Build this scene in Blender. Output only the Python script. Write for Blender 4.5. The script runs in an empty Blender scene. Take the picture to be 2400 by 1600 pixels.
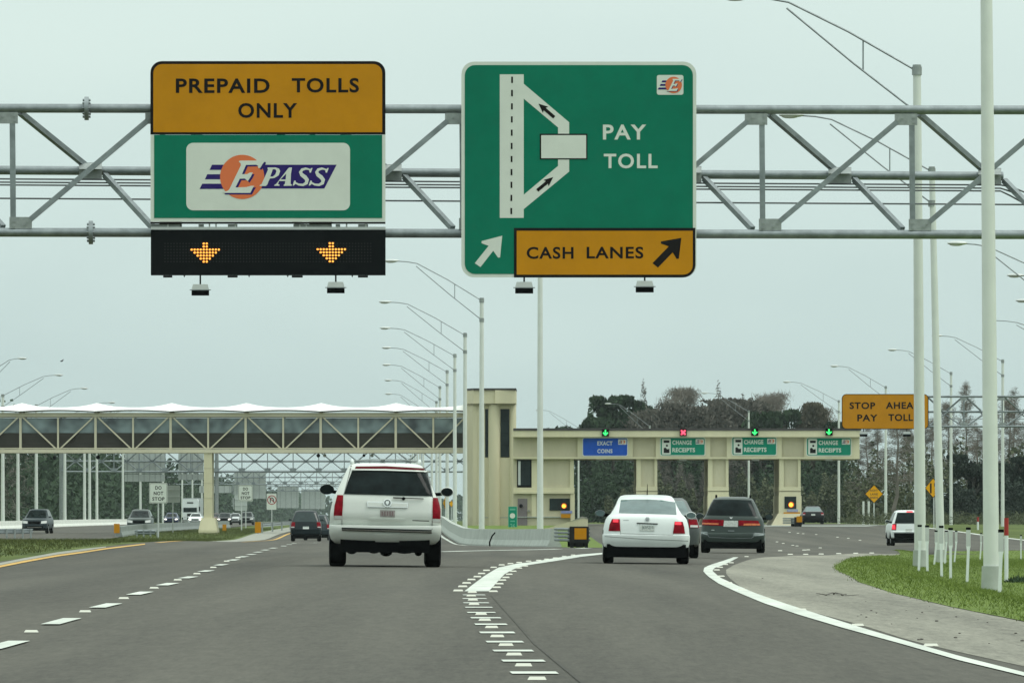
import bpy, bmesh, math, random
import numpy as np
from mathutils import Vector, Matrix
from mathutils.geometry import tessellate_polygon

# ------------------------------------------------------------------ camera / world / light
SC = bpy.context.scene
COL = SC.collection
F, CX, HY, ZC = 16327.0, 1200.0, 1219.0, 0.93      # focal length in photo pixels, principal column, horizon row, eye height
R = math.radians
cam = bpy.data.cameras.new('camera')
cam.sensor_width = 36.0
cam.lens = 36.0 * F / 2400.0
cam.shift_y = (HY - 800.0) / 2400.0
cam.clip_start, cam.clip_end = 1.0, 20000.0
camo = bpy.data.objects.new('camera', cam)
camo.location = (0, 0, ZC)
camo.rotation_euler = (R(90), 0, 0)
COL.objects.link(camo)
SC.camera = camo

SUN_EL, SUN_AZ = R(60), R(108)      # azimuth measured clockwise from +Y (straight ahead)
w = bpy.data.worlds.new('World')
SC.world = w
w.use_nodes = True
nt = w.node_tree
nt.nodes.clear()
sky = nt.nodes.new('ShaderNodeTexSky')
sky.sky_type = 'NISHITA'
sky.sun_disc = False
sky.sun_elevation = SUN_EL
sky.sun_rotation = SUN_AZ
sky.dust_density = 4.0
bg1 = nt.nodes.new('ShaderNodeBackground')
bg1.inputs[1].default_value = 0.1
nt.links.new(sky.outputs[0], bg1.inputs[0])
tc = nt.nodes.new('ShaderNodeTexCoord')
sep = nt.nodes.new('ShaderNodeSeparateXYZ')
nt.links.new(tc.outputs['Generated'], sep.inputs[0])
noi = nt.nodes.new('ShaderNodeTexNoise')
noi.inputs['Scale'].default_value = 11.0
noi.inputs['Detail'].default_value = 3.0
mp = nt.nodes.new('ShaderNodeMapping')
mp.inputs['Scale'].default_value = (1, 1, 2.2)
nt.links.new(tc.outputs['Generated'], mp.inputs[0])
nt.links.new(mp.outputs[0], noi.inputs[0])
ma = nt.nodes.new('ShaderNodeMath'); ma.operation = 'MULTIPLY_ADD'
nt.links.new(noi.outputs[0], ma.inputs[0]); ma.inputs[1].default_value = 0.05
nt.links.new(sep.outputs[2], ma.inputs[2])
ramp = nt.nodes.new('ShaderNodeValToRGB')
ramp.color_ramp.interpolation = 'EASE'
els = ramp.color_ramp.elements
els[0].position = 0.0;  els[0].color = (0.51, 0.655, 0.63, 1)
els[1].position = 1.0;  els[1].color = (1.55, 1.72, 1.62, 1)
for p_, c_ in ((0.040, (0.578, 0.722, 0.705, 1)), (0.071, (0.672, 0.822, 0.79, 1)), (0.107, (0.745, 0.895, 0.845, 1)), (0.35, (1.05, 1.20, 1.12, 1))):
    e = els.new(p_); e.color = c_
nt.links.new(ma.outputs[0], ramp.inputs[0])
bg2 = nt.nodes.new('ShaderNodeBackground')
bg2.inputs[1].default_value = 1.0
nt.links.new(ramp.outputs[0], bg2.inputs[0])
mx = nt.nodes.new('ShaderNodeMixShader')
mx.inputs[0].default_value = 0.93
nt.links.new(bg1.outputs[0], mx.inputs[1]); nt.links.new(bg2.outputs[0], mx.inputs[2])
wo = nt.nodes.new('ShaderNodeOutputWorld')
nt.links.new(mx.outputs[0], wo.inputs[0])

sl = bpy.data.lights.new('sun', 'SUN')
sl.energy = 1.4
sl.angle = R(25)
sl.color = (1.0, 0.97, 0.90)
so = bpy.data.objects.new('sun', sl)
so.rotation_euler = (R(90) - SUN_EL, 0, -SUN_AZ + math.pi)
so.location = (30, -30, 60)
COL.objects.link(so)

SC.view_settings.view_transform = 'Standard'
SC.view_settings.look = 'None'
SC.view_settings.exposure = 0.0
SC.view_settings.gamma = 1.0
SC.view_settings.use_curve_mapping = False
SC.cycles.volume_step_rate = 4.0
SC.cycles.max_bounces = 6
SC.cycles.transparent_max_bounces = 12

rng = random.Random(7)
nrng = np.random.default_rng(11)

# ------------------------------------------------------------------ ground profile
def pchip(tab):
    x = np.array([t[0] for t in tab], float); y = np.array([t[1] for t in tab], float)
    h = np.diff(x); dl = np.diff(y) / h
    m = np.zeros_like(y); m[0], m[-1] = dl[0], dl[-1]
    for i in range(1, len(x) - 1):
        if dl[i-1] * dl[i] > 0:
            w1, w2 = 2*h[i] + h[i-1], h[i] + 2*h[i-1]
            m[i] = (w1 + w2) / (w1/dl[i-1] + w2/dl[i])
    def f(q):
        q = np.clip(np.asarray(q, float), x[0], x[-1])
        i = np.clip(np.searchsorted(x, q, side='right') - 1, 0, len(x) - 2)
        t = (q - x[i]) / h[i]
        return ((1+2*t)*(1-t)**2*y[i] + t*(1-t)**2*h[i]*m[i] + t*t*(3-2*t)*y[i+1] + t*t*(t-1)*h[i]*m[i+1])
    return f
PL = pchip([(-80,.95),(30,.94),(52,.905),(61,.865),(90,.80),(125,.765),(155,.71),(199,.66),(224,.67),(260,.80),(312,.98),(367,1.1),(430,1.2),(500,.97),(600,.8),(900,.55),(1200,.5),(6000,.3)])
PR = pchip([(-80,.95),(30,.95),(52,.945),(61,.905),(90,.89),(125,.91),(155,.925),(203,.955),(260,1.1),(312,1.24),(340,1.25),(400,.98),(495,.36),(600,.28),(900,.25),(6000,.25)])
XE = pchip([(-80,3.6),(55,4.2),(77,4.7),(126,6.2),(158,7.4),(174,8.0),(212,10.4),(240,13),(300,14),(6000,14)])
AD = pchip([(-80,.25),(60,.25),(118,.32),(168,.24),(218,.36),(262,.42),(280,.38),(302,.0),(310,0),(6000,0)])
VX = (890.0 - 1200.0) / F                           # heading of the main road
def zg(X, d):
    X = np.asarray(X, float); d = np.asarray(d, float)
    t = np.clip((d - 280) / 60.0, 0, 1); t = t*t*(3 - 2*t)
    xb = VX*d + 4.4
    xl = (1-t)*-10.5 + t*(xb - 3.5); xr = (1-t)*6.0 + t*(xb + 1.0)
    wgt = np.clip((X - xl) / (xr - xl), 0, 1)
    z = PL(d)*(1-wgt) + PR(d)*wgt
    q = np.clip((X - XE(d) - 0.2) / 2.5, 0, 1); q = q*q*(3-2*q)
    return ZC - z - AD(d)*q
def P(x, y, d):
    return Vector(((x - CX)*d/F, d, ZC + (HY - y)*d/F))
_D = np.geomspace(20, 4500, 4000)
def G(x, y):
    """photo pixel -> point of the ground"""
    Xs = (x - CX)*_D/F; zr = ZC + (HY - y)*_D/F
    hit = np.nonzero(zr <= zg(Xs, _D))[0]
    if len(hit) == 0: return Vector((Xs[-1], _D[-1], float(zg(Xs[-1], _D[-1]))))
    i = int(hit[0])
    a, b = (_D[i-1] if i else 5.0), _D[i]
    for _ in range(24):
        m = .5*(a+b)
        if ZC + (HY - y)*m/F <= float(zg((x-CX)*m/F, m)): b = m
        else: a = m
    X = (x-CX)*b/F
    return Vector((X, b, float(zg(X, b))))
def GX(x, d):
    X = (x-CX)*d/F
    return Vector((X, d, float(zg(X, d))))
def roll(X, d):
    return math.atan(float(zg(X+1, d) - zg(X-1, d))/2)

# ------------------------------------------------------------------ materials
MATS = {}
def mat(name, col, rough=.6, metal=0.0, var=0.0, scale=3.0, bump=0.0, bscale=40.0, stretch=None, emit=None, spec=None, coat=0.0, col2=None, detail=4.0):
    if name in MATS: return MATS[name]
    m = bpy.data.materials.new(name); m.use_nodes = True
    t = m.node_tree; b = t.nodes['Principled BSDF']
    b.inputs['Base Color'].default_value = (*col, 1)
    b.inputs['Roughness'].default_value = rough
    b.inputs['Metallic'].default_value = metal
    if spec is not None: b.inputs['Specular IOR Level'].default_value = spec
    if coat: b.inputs['Coat Weight'].default_value = coat; b.inputs['Coat Roughness'].default_value = .05
    if emit:
        b.inputs['Emission Color'].default_value = (*emit[0], 1); b.inputs['Emission Strength'].default_value = emit[1]
    if var or bump or col2:
        c = t.nodes.new('ShaderNodeTexCoord'); mpn = t.nodes.new('ShaderNodeMapping')
        t.links.new(c.outputs['Object'], mpn.inputs[0])
        if stretch: mpn.inputs['Scale'].default_value = stretch
    if var or col2:
        n = t.nodes.new('ShaderNodeTexNoise'); n.inputs['Scale'].default_value = scale; n.inputs['Detail'].default_value = detail
        n.inputs['Roughness'].default_value = .65
        t.links.new(mpn.outputs[0], n.inputs[0])
        r_ = t.nodes.new('ShaderNodeValToRGB')
        r_.color_ramp.elements[0].position = .32; r_.color_ramp.elements[1].position = .68
        ca = [max(0, k*(1-var)) for k in col]; cb = [k*(1+var) for k in (col2 or col)]
        if col2: ca = [k*(1-var) for k in col]
        r_.color_ramp.elements[0].color = (*ca, 1); r_.color_ramp.elements[1].color = (*cb, 1)
        t.links.new(n.outputs[0], r_.inputs[0]); t.links.new(r_.outputs[0], b.inputs['Base Color'])
    if bump:
        n2 = t.nodes.new('ShaderNodeTexNoise'); n2.inputs['Scale'].default_value = bscale; n2.inputs['Detail'].default_value = 3
        t.links.new(mpn.outputs[0], n2.inputs[0])
        bp = t.nodes.new('ShaderNodeBump'); bp.inputs['Strength'].default_value = bump; bp.inputs['Distance'].default_value = .02
        t.links.new(n2.outputs[0], bp.inputs['Height']); t.links.new(bp.outputs[0], b.inputs['Normal'])
    MATS[name] = m
    return m

def asphalt(name, base, warm, speck=.35):
    """asphalt: fine aggregate, tyre-polished bands along the lanes, darker oil streaks and patches"""
    m = bpy.data.materials.new(name); m.use_nodes = True
    t = m.node_tree; b = t.nodes['Principled BSDF']; L = t.links.new
    g = t.nodes.new('ShaderNodeTexCoord')
    def noise(scale, st, det=4, ro=.6):
        mm = t.nodes.new('ShaderNodeMapping'); mm.inputs['Scale'].default_value = st
        L(g.outputs['Object'], mm.inputs[0])
        n = t.nodes.new('ShaderNodeTexNoise'); n.inputs['Scale'].default_value = scale; n.inputs['Detail'].default_value = det; n.inputs['Roughness'].default_value = ro
        L(mm.outputs[0], n.inputs[0]); return n.outputs[0]
    def mth(op, a, b_=None):
        n = t.nodes.new('ShaderNodeMath'); n.operation = op
        for i, v in enumerate((a, b_)):
            if v is None: continue
            if isinstance(v, (int, float)): n.inputs[i].default_value = v
            else: L(v, n.inputs[i])
        return n.outputs[0]
    fine = noise(9, (1, .12, 1), 6, .8)
    lane = noise(.55, (1, .015, 1), 3)
    blot = noise(.16, (1, .08, 1), 5)
    s = mth('ADD', mth('MULTIPLY', mth('SUBTRACT', fine, .5), speck), mth('MULTIPLY', mth('SUBTRACT', lane, .5), 1.1))
    s = mth('ADD', s, mth('MULTIPLY', mth('SUBTRACT', blot, .5), .7))
    grain = noise(26, (1, .05, 1), 3, .9)
    s = mth('ADD', s, mth('MULTIPLY', mth('SUBTRACT', grain, .5), speck*.7))
    mid = noise(1.3, (1, .035, 1), 4, .7)
    s = mth('ADD', s, mth('MULTIPLY', mth('SUBTRACT', mid, .5), .75))
    sp_ = t.nodes.new('ShaderNodeSeparateXYZ'); L(g.outputs['Object'], sp_.inputs[0])
    u_ = mth('ADD', sp_.outputs[0], mth('MULTIPLY', sp_.outputs[1], -VX))            # metres across the lanes
    band = mth('SINE', mth('MULTIPLY', mth('ADD', u_, 1.8), 2*math.pi/1.83))           # tyre tracks, two to a lane
    s = mth('ADD', s, mth('MULTIPLY', mth('MULTIPLY', band, lane), .13))
    s = mth('ADD', s, 1.0)
    mxn = t.nodes.new('ShaderNodeMix'); mxn.data_type = 'RGBA'
    mxn.inputs[6].default_value = (*base, 1); mxn.inputs[7].default_value = (*warm, 1)
    L(blot, mxn.inputs[0])
    vm = t.nodes.new('ShaderNodeVectorMath'); vm.operation = 'SCALE'
    L(mxn.outputs[2], vm.inputs[0]); L(s, vm.inputs['Scale'])
    L(vm.outputs[0], b.inputs['Base Color'])
    b.inputs['Roughness'].default_value = .85
    b.inputs['Specular IOR Level'].default_value = .25
    MATS[name] = m
    return m

M_asph = asphalt('asphalt', (.058, .057, .048), (.076, .071, .056), 1.25)
M_asph2 = asphalt('asphalt_dark_edge', (.060, .062, .057), (.068, .068, .060))
M_conc_sh = asphalt('shoulder_pavement', (.18, .18, .150), (.225, .217, .176), 1.3)
M_conc = mat('concrete', (.36, .395, .36), .85, var=.13, scale=1.5, bump=.2, bscale=8)
M_concw = mat('white_concrete', (.74, .77, .71), .85, var=.08, scale=1.0)
M_curb = mat('curb_concrete', (.25, .255, .22), .9, var=.2, scale=2)
M_white = mat('road_paint_white', (.50, .535, .485), .8, var=.16, scale=1.2, stretch=(2, .3, 1))
M_yel = mat('road_paint_yellow', (.50, .30, .06), .7, var=.12, scale=1.2, stretch=(2, .3, 1))
M_refl = mat('reflector_plastic', (.52, .53, .46), .5)
M_grass = mat('grass', (.095, .145, .032), .95, var=.15, scale=.9, col2=(.125, .172, .040), detail=8, spec=.1)
M_blade = mat('grass_blades', (.098, .150, .030), .9, var=.14, scale=.5, col2=(.136, .185, .042), spec=.1)
M_field = mat('field_grass', (.050, .080, .020), .95, var=.35, scale=.10, col2=(.090, .115, .032), spec=.1, detail=6)
M_galv = mat('galvanised_steel', (.215, .245, .255), .45, .6, var=.22, scale=3.0, bump=.08, bscale=30)
M_conduit = mat('dark_conduit', (.075, .085, .09), .6)
M_redd = mat('dark_red_lens', (.085, .003, .007), .5, spec=.1)
M_galvd = mat('galvanised_plate', (.26, .29, .285), .6, .25, var=.18, scale=6)
M_pole = mat('painted_pole', (.59, .63, .59), .5, var=.06, scale=1.2)
M_alum = mat('aluminium', (.50, .53, .52), .5, .25, var=.08, scale=2)
M_org = mat('sign_orange', (.47, .205, .004), .7, var=.06, scale=1.5, spec=.12)
M_grn = mat('sign_green', (.0, .150, .088), .7, var=.07, scale=1.2, spec=.12)
M_grn2 = mat('sign_green_small', (.004, .215, .135), .7, var=.06, scale=3, spec=.12)
M_blue = mat('sign_blue', (.012, .085, .46), .7, var=.06, scale=3, spec=.12)
M_sw = mat('sign_white', (.57, .615, .555), .6, var=.04, scale=1.5)
M_sb = mat('sign_black', (.010, .009, .009), .8, spec=.08)
M_sback = mat('sign_back', (.40, .44, .42), .6, .2, var=.08, scale=1)
M_logo_o = mat('logo_orange', (.62, .135, .035), .6)
M_logo_b = mat('logo_navy', (.026, .016, .125), .8, spec=.08)
M_led_off = mat('led_board_face', (.005, .0065, .0075), .8, spec=.06)
M_led_dim = mat('unlit_led', (.013, .015, .016), .6, spec=.15)
M_led = mat('amber_led', (.9, .5, .1), .5, emit=((1.0, .27, .025), 1.5))
M_cream = mat('cream_stucco', (.575, .545, .375), .9, var=.07, scale=.9, bump=.1, bscale=12, stretch=(1, 1, .2))
M_cream2 = mat('tan_stucco', (.48, .45, .32), .9, var=.08, scale=.9, bump=.1, bscale=12, stretch=(1, 1, .2))
M_steelc = mat('cream_painted_steel', (.56, .53, .395), .6, var=.05, scale=1)
M_roofd = mat('dark_roof_edge', (.045, .042, .042), .7)
M_tent = mat('tensile_fabric', (.93, .94, .93), .8)
M_louv = mat('dark_louvre', (.042, .040, .034), .8, spec=.15, var=.2, scale=1.0, stretch=(.2, .2, 16))
M_black = mat('black_plastic', (.004, .0045, .005), .9, spec=.0)
M_rub = mat('rubber', (.006, .0065, .007), .95, var=.2, scale=20, spec=.03)
M_chrome = mat('chrome', (.62, .64, .63), .18, 1.0)
M_rim = mat('alloy', (.30, .32, .33), .35, .8)
M_red = mat('red_lens', (.19, .002, .009), .45, var=.35, scale=9, spec=.08)
M_redlit = mat('lit_red_lens', (.6, .02, .03), .25, emit=((1.0, .03, .06), 1.0))
M_orl = mat('amber_lens', (.55, .13, .03), .25, coat=.5, var=.3, scale=14)
M_clear = mat('clear_lens', (.55, .57, .55), .2, coat=.5)
M_head = mat('lit_headlamp', (.9, .9, .85), .3, emit=((1.0, .93, .80), 3.0))
M_plate = mat('number_plate', (.46, .50, .47), .5, var=.25, scale=22)
M_plate2 = mat('worn_number_plate', (.26, .24, .23), .5, var=.3, scale=16)
M_glassd = mat('tinted_glass', (.008, .013, .0135), .14, var=.6, scale=2.2, spec=.07)
M_glassm = mat('grey_glass', (.030, .046, .047), .10, var=.3, scale=1.6, spec=.25)
M_glassl = mat('sky_toned_glass', (.095, .140, .140), .14, var=.22, scale=2.2, spec=.18)  # sky reflection put into the pale base colour
M_gbridge = mat('walkway_glass', (.045, .066, .075), .10, var=.5, scale=.5, spec=.7, col2=(.15, .20, .205), detail=2)  # paler noise puts the reflected streaks into the glass colour
M_gwin = mat('dark_window', (.014, .022, .023), .14, var=.35, scale=.8, spec=.14)
def paint(name, col, rough=.32, metal=0.0, coat=.2): return mat(name, col, rough, metal, coat=coat if sum(col) > 1 else .06, var=.03, scale=3, spec=.4 if sum(col) > 1 else .22)
M_pwhite = paint('pearl_white_paint', (.60, .632, .592))
M_pwhite2 = paint('white_paint', (.655, .705, .695))
M_pteal = paint('grey_green_paint', (.046, .062, .057), .34, .0)
M_pdark = paint('dark_navy_paint', (.009, .016, .020), .3)
M_pgrey = paint('grey_paint', (.070, .082, .080), .34, .0)
M_pblack = paint('black_paint', (.006, .007, .009), .3)
M_pslate = paint('slate_paint', (.026, .038, .045), .34, .0)
M_psilver = paint('silver_paint', (.45, .48, .48), .3, .3)
M_pblue = paint('blue_paint', (.02, .03, .09), .25)
M_pmaroon = paint('maroon_paint', (.07, .02, .02), .25)
M_door = mat('mauve_door', (.165, .145, .150), .7, var=.05)
M_redpost = mat('red_sheeting', (.30, .015, .012), .6)
M_amberlit = mat('amber_lamp', (.9, .5, .05), .4, emit=((1.0, .50, .04), 2.2))
M_amberring = mat('amber_lamp_rim', (.5, .12, .01), .4, emit=((1.0, .16, .01), .35))
M_grnlit = mat('lit_green_arrow', (.05, .9, .2), .4, emit=((.03, 1.0, .16), 1.3))
M_grndim = mat('green_glow_face', (.0, .05, .015), .4)
M_redX = mat('lit_red_cross', (.9, .1, .15), .4, emit=((1.0, .06, .16), 1.2))
M_bark = mat('bark', (.095, .088, .076), .95, var=.3, scale=2)
M_twig = mat('bare_twigs', (.15, .135, .115), .95, var=.3, scale=.6)
M_twig2 = mat('brown_twigs', (.066, .062, .052), .95, var=.3, scale=.5, col2=(.092, .086, .072))
M_leafd = mat('dark_leaves', (.016, .031, .018), .9, var=.4, scale=.35, col2=(.032, .056, .028), spec=.15)
M_leafm = mat('olive_leaves', (.042, .056, .032), .9, var=.45, scale=.3, col2=(.085, .095, .055), spec=.15)
M_leafx = mat('blackish_leaves', (.016, .025, .022), .9, var=.5, scale=.4, col2=(.028, .040, .030), spec=.15)
M_leafb = mat('brown_leaves', (.052, .055, .040), .9, var=.4, scale=.3, col2=(.10, .085, .062), spec=.15)

# ------------------------------------------------------------------ mesh helpers
def wloc(o):
    v = Vector((0, 0, 0))
    while o is not None:
        v += o.location; o = o.parent
    return v
_TXT = {}
def text_mesh(word, bold, sp):
    k = (word, bold, sp)
    if k in _TXT: return _TXT[k]
    cu = bpy.data.curves.new('lettering_outline', 'FONT')
    cu.body = word; cu.size = 1.0; cu.offset = bold; cu.space_character = sp; cu.resolution_u = 4
    cu.dimensions = '2D'; cu.fill_mode = 'BOTH'
    ob = bpy.data.objects.new('lettering_outline', cu); COL.objects.link(ob)
    dg = bpy.context.evaluated_depsgraph_get(); dg.update()
    me = bpy.data.meshes.new_from_object(ob.evaluated_get(dg))
    v = np.array([tuple(q.co) for q in me.vertices]); f = [tuple(p.vertices) for p in me.polygons]
    bpy.data.objects.remove(ob); bpy.data.curves.remove(cu); bpy.data.meshes.remove(me)
    mn, mxv = v.min(0), v.max(0)
    uv = (v[:, :2] - mn[:2]) / (mxv[:2] - mn[:2])
    _TXT[k] = (uv, f)
    return _TXT[k]

class MB:
    def __init__(s): s.v = []; s.f = []
    def add(s, vs, fs):
        o = len(s.v); s.v += [tuple(q) for q in vs]; s.f += [tuple(i+o for i in q) for q in fs]; return s
    def box(s, x0, x1, y0, y1, z0, z1):
        return s.add([(x0,y0,z0),(x1,y0,z0),(x1,y1,z0),(x0,y1,z0),(x0,y0,z1),(x1,y0,z1),(x1,y1,z1),(x0,y1,z1)],
                     [(0,3,2,1),(4,5,6,7),(0,1,5,4),(1,2,6,5),(2,3,7,6),(3,0,4,7)])
    def hexa(s, c8):
        return s.add(c8, [(0,3,2,1),(4,5,6,7),(0,1,5,4),(1,2,6,5),(2,3,7,6),(3,0,4,7)])
    def bar(s, p, q, w, h):
        p, q = Vector(p), Vector(q); d = (q-p).normalized()
        up = Vector((0,0,1)) if abs(d.z) < .95 else Vector((0,1,0))
        a = d.cross(up).normalized()*w/2; b = a.cross(d).normalized()*h/2
        return s.hexa([p-a-b, p+a-b, q+a-b, q-a-b, p-a+b, p+a+b, q+a+b, q-a+b])
    def tube(s, pts, r, n=8, caps=True):
        pts = [Vector(p) for p in pts]; rs = r if isinstance(r, (list, tuple)) else [r]*len(pts)
        o = len(s.v); prev = None
        for i, p in enumerate(pts):
            d = (pts[min(i+1, len(pts)-1)] - pts[max(i-1, 0)]).normalized()
            if prev is None:
                up = Vector((0,0,1)) if abs(d.z) < .9 else Vector((0,1,0))
                a = d.cross(up).normalized()
            else: a = (prev - d*prev.dot(d)).normalized()
            prev = a; b = d.cross(a)
            for k in range(n):
                t = 2*math.pi*k/n
                s.v.append(tuple(p + a*math.cos(t)*rs[i] + b*math.sin(t)*rs[i]))
        for i in range(len(pts)-1):
            for k in range(n):
                s.f.append((o+i*n+k, o+i*n+(k+1)%n, o+(i+1)*n+(k+1)%n, o+(i+1)*n+k))
        if caps:
            s.f.append(tuple(o+k for k in range(n))[::-1]); e = o+(len(pts)-1)*n
            s.f.append(tuple(e+k for k in range(n)))
        return s
    def ell(s, c, rx, ry, rz, nu=14, nv=8):
        o = len(s.v); c = Vector(c)
        for j in range(nv+1):
            ph = math.pi*j/nv
            for i in range(nu):
                th = 2*math.pi*i/nu
                s.v.append((c.x+rx*math.sin(ph)*math.cos(th), c.y+ry*math.sin(ph)*math.sin(th), c.z+rz*math.cos(ph)))
        for j in range(nv):
            for i in range(nu):
                s.f.append((o+j*nu+i, o+j*nu+(i+1)%nu, o+(j+1)*nu+(i+1)%nu, o+(j+1)*nu+i))
        return s
    def prism(s, loops, fm, o0, o1):
        """2-d outline (first loop) with holes -> slab between offsets o0 (back) and o1 (front)"""
        if not isinstance(loops[0][0], (tuple, list)): loops = [loops]
        flat = [q for lp in loops for q in lp]
        tris = tessellate_polygon([[Vector((a, b, 0)) for a, b in lp] for lp in loops])
        n = len(flat); o = len(s.v)
        s.v += [tuple(fm(a, b, o1)) for a, b in flat] + [tuple(fm(a, b, o0)) for a, b in flat]
        for t in tris: s.f.append(tuple(o+i for i in t)); s.f.append(tuple(o+n+i for i in t[::-1]))
        k = 0
        for lp in loops:
            m = len(lp)
            for i in range(m):
                j = (i+1) % m; s.f.append((o+k+i, o+k+j, o+n+k+j, o+n+k+i))
            k += m
        return s
    def text(s, word, fm, x0, y0, x1, y1, off, bold=.012, sp=1.12):
        uv, f = text_mesh(word, bold, sp)
        return s.add([fm(x0+(x1-x0)*u, y1+(y0-y1)*q, off) for u, q in uv], f)
    def build(s, name, m, parent=None, origin=None, smooth=False, angle=35, normals=True):
        og = wloc(parent) if parent else (Vector(origin) if origin is not None else Vector((0,0,0)))
        me = bpy.data.meshes.new(name)
        me.from_pydata([(a-og.x, b-og.y, c-og.z) for a, b, c in s.v], [], s.f)
        if normals:
            bm = bmesh.new(); bm.from_mesh(me); bmesh.ops.recalc_face_normals(bm, faces=bm.faces); bm.to_mesh(me); bm.free()
        me.materials.append(m)
        if smooth:
            me.polygons.foreach_set('use_smooth', [True]*len(me.polygons))
            me.set_sharp_from_angle(angle=R(angle))
        o = bpy.data.objects.new(name, me); COL.objects.link(o)
        if parent: o.parent = parent
        else: o.location = og
        return o

def tag(o, label=None, cat=None, group=None, kind=None):
    if label: o['label'] = label
    if cat: o['category'] = cat
    if group: o['group'] = group
    if kind: o['kind'] = kind
    return o
def thing(name, label, cat, loc, group=None):
    o = bpy.data.objects.new(name, None); o.empty_display_size = .3
    COL.objects.link(o); o.location = loc
    return tag(o, label, cat, group)
def copy_tree(o, parent=None):
    c = o.copy(); COL.objects.link(c)
    if parent: c.parent = parent
    for ch in o.children: copy_tree(ch, c)
    return c
def pl(d):
    return lambda x, y, off=0.0: P(x, y, d-off)
def rr(x0, y0, x1, y1, r, corners=(1,1,1,1), n=6):
    """rounded rectangle; corners = top-left, top-right, bottom-right, bottom-left"""
    out = []
    for (cx, cy, a, on, px, py) in ((x0+r, y0+r, 180, corners[0], x0, y0), (x1-r, y0+r, 270, corners[1], x1, y0), (x1-r, y1-r, 0, corners[2], x1, y1), (x0+r, y1-r, 90, corners[3], x0, y1)):
        if not on: out.append((px, py)); continue
        for i in range(n+1):
            t = R(a + 90*i/n); out.append((cx + r*math.cos(t), cy + r*math.sin(t)))
    return out
def circ(cx, cy, r, n=32, ry=None): return [(cx + r*math.cos(2*math.pi*i/n), cy + (ry or r)*math.sin(2*math.pi*i/n)) for i in range(n)]
def stroke(pts, wd):
    pts = [Vector((a, b)) for a, b in pts]; l, r_ = [], []
    for i, p in enumerate(pts):
        d = (pts[min(i+1, len(pts)-1)] - pts[max(i-1, 0)]).normalized(); n = Vector((-d.y, d.x))*(wd[i] if isinstance(wd, list) else wd)/2
        l.append(tuple(p+n)); r_.append(tuple(p-n))
    return l + r_[::-1]
def zm(sc, ox, oy):
    """enlarged-view pixels -> photo pixels"""
    return lambda pts: [(ox + a/sc, oy + b/sc) for a, b in pts]

# ------------------------------------------------------------------ ground, roads, markings
def sheet(name, xs_fn, ds, m, dz, parent=None, nx=24, kind='structure'):
    mb = MB(); rows = len(ds)
    for d in ds:
        a, b = xs_fn(d)
        X = np.linspace(a, b, nx); Z = zg(X, np.full(nx, d)) + dz
        mb.v += [(float(X[i]), float(d), float(Z[i])) for i in range(nx)]
    for j in range(rows-1):
        for i in range(nx-1):
            mb.f.append((j*nx+i, j*nx+i+1, (j+1)*nx+i+1, (j+1)*nx+i))
    o = mb.build(name, m, parent, normals=False)
    if kind: o['kind'] = kind
    return o
def drape(name, poly, m, dz, sx=1.5, sd=4.0, kind='structure', parent=None):
    bm = bmesh.new()
    bm.faces.new([bm.verts.new((a, b, 0)) for a, b in poly])
    bmesh.ops.triangulate(bm, faces=bm.faces[:])
    xs = [p[0] for p in poly]; ds = [p[1] for p in poly]
    for k in range(int(min(ds)//sd)+1, int(max(ds)//sd)+1):
        bmesh.ops.bisect_plane(bm, geom=bm.verts[:]+bm.edges[:]+bm.faces[:], plane_co=(0, k*sd, 0), plane_no=(0,1,0))
    for k in range(int(min(xs)//sx)+1, int(max(xs)//sx)+1):
        bmesh.ops.bisect_plane(bm, geom=bm.verts[:]+bm.edges[:]+bm.faces[:], plane_co=(k*sx, 0, 0), plane_no=(1,0,0))
    for v in bm.verts: v.co.z = float(zg(v.co.x, v.co.y)) + dz
    for f in bm.faces:
        f.normal_update()
        if f.normal.z < 0: f.normal_flip()
    me = bpy.data.meshes.new(name); bm.to_mesh(me); bm.free(); me.materials.append(m)
    o = bpy.data.objects.new(name, me); COL.objects.link(o)
    if parent: o.parent = parent
    if kind: o['kind'] = kind
    return o
def resample(pts, n):
    pts = [Vector(p) for p in pts]; L = [0]
    for a, b in zip(pts, pts[1:]): L.append(L[-1] + (b-a).length)
    out = []
    for k in range(n):
        t = L[-1]*k/(n-1); i = 0
        while i < len(L)-2 and L[i+1] < t: i += 1
        u = (t-L[i])/max(1e-6, L[i+1]-L[i]); out.append(pts[i].lerp(pts[i+1], u))
    return out
def ribbon(mb, e1, e2, n=60, dz=.011):
    a = [G(*p) for p in resample(e1, n)]; b = [G(*p) for p in resample(e2, n)]
    o = len(mb.v)
    for p, q in zip(a, b): mb.v += [(p.x, p.y, p.z+dz), (q.x, q.y, q.z+dz)]
    for i in range(n-1): mb.f.append((o+2*i, o+2*i+1, o+2*i+3, o+2*i+2))
def gstrip(mb, pts, wid, dz=.011):
    """ground stripe of constant width along world (X, d) points"""
    o = len(mb.v); n = len(pts)
    for i, (X, d) in enumerate(pts):
        a, b = pts[max(i-1, 0)], pts[min(i+1, n-1)]
        t = Vector((b[0]-a[0], b[1]-a[1])).normalized(); nx, ny = -t.y*wid/2, t.x*wid/2
        for sg in (1, -1):
            x, y = X+sg*nx, d+sg*ny
            mb.v.append((x, y, float(zg(x, y))+dz))
    for i in range(n-1): mb.f.append((o+2*i, o+2*i+1, o+2*i+3, o+2*i+2))

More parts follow.
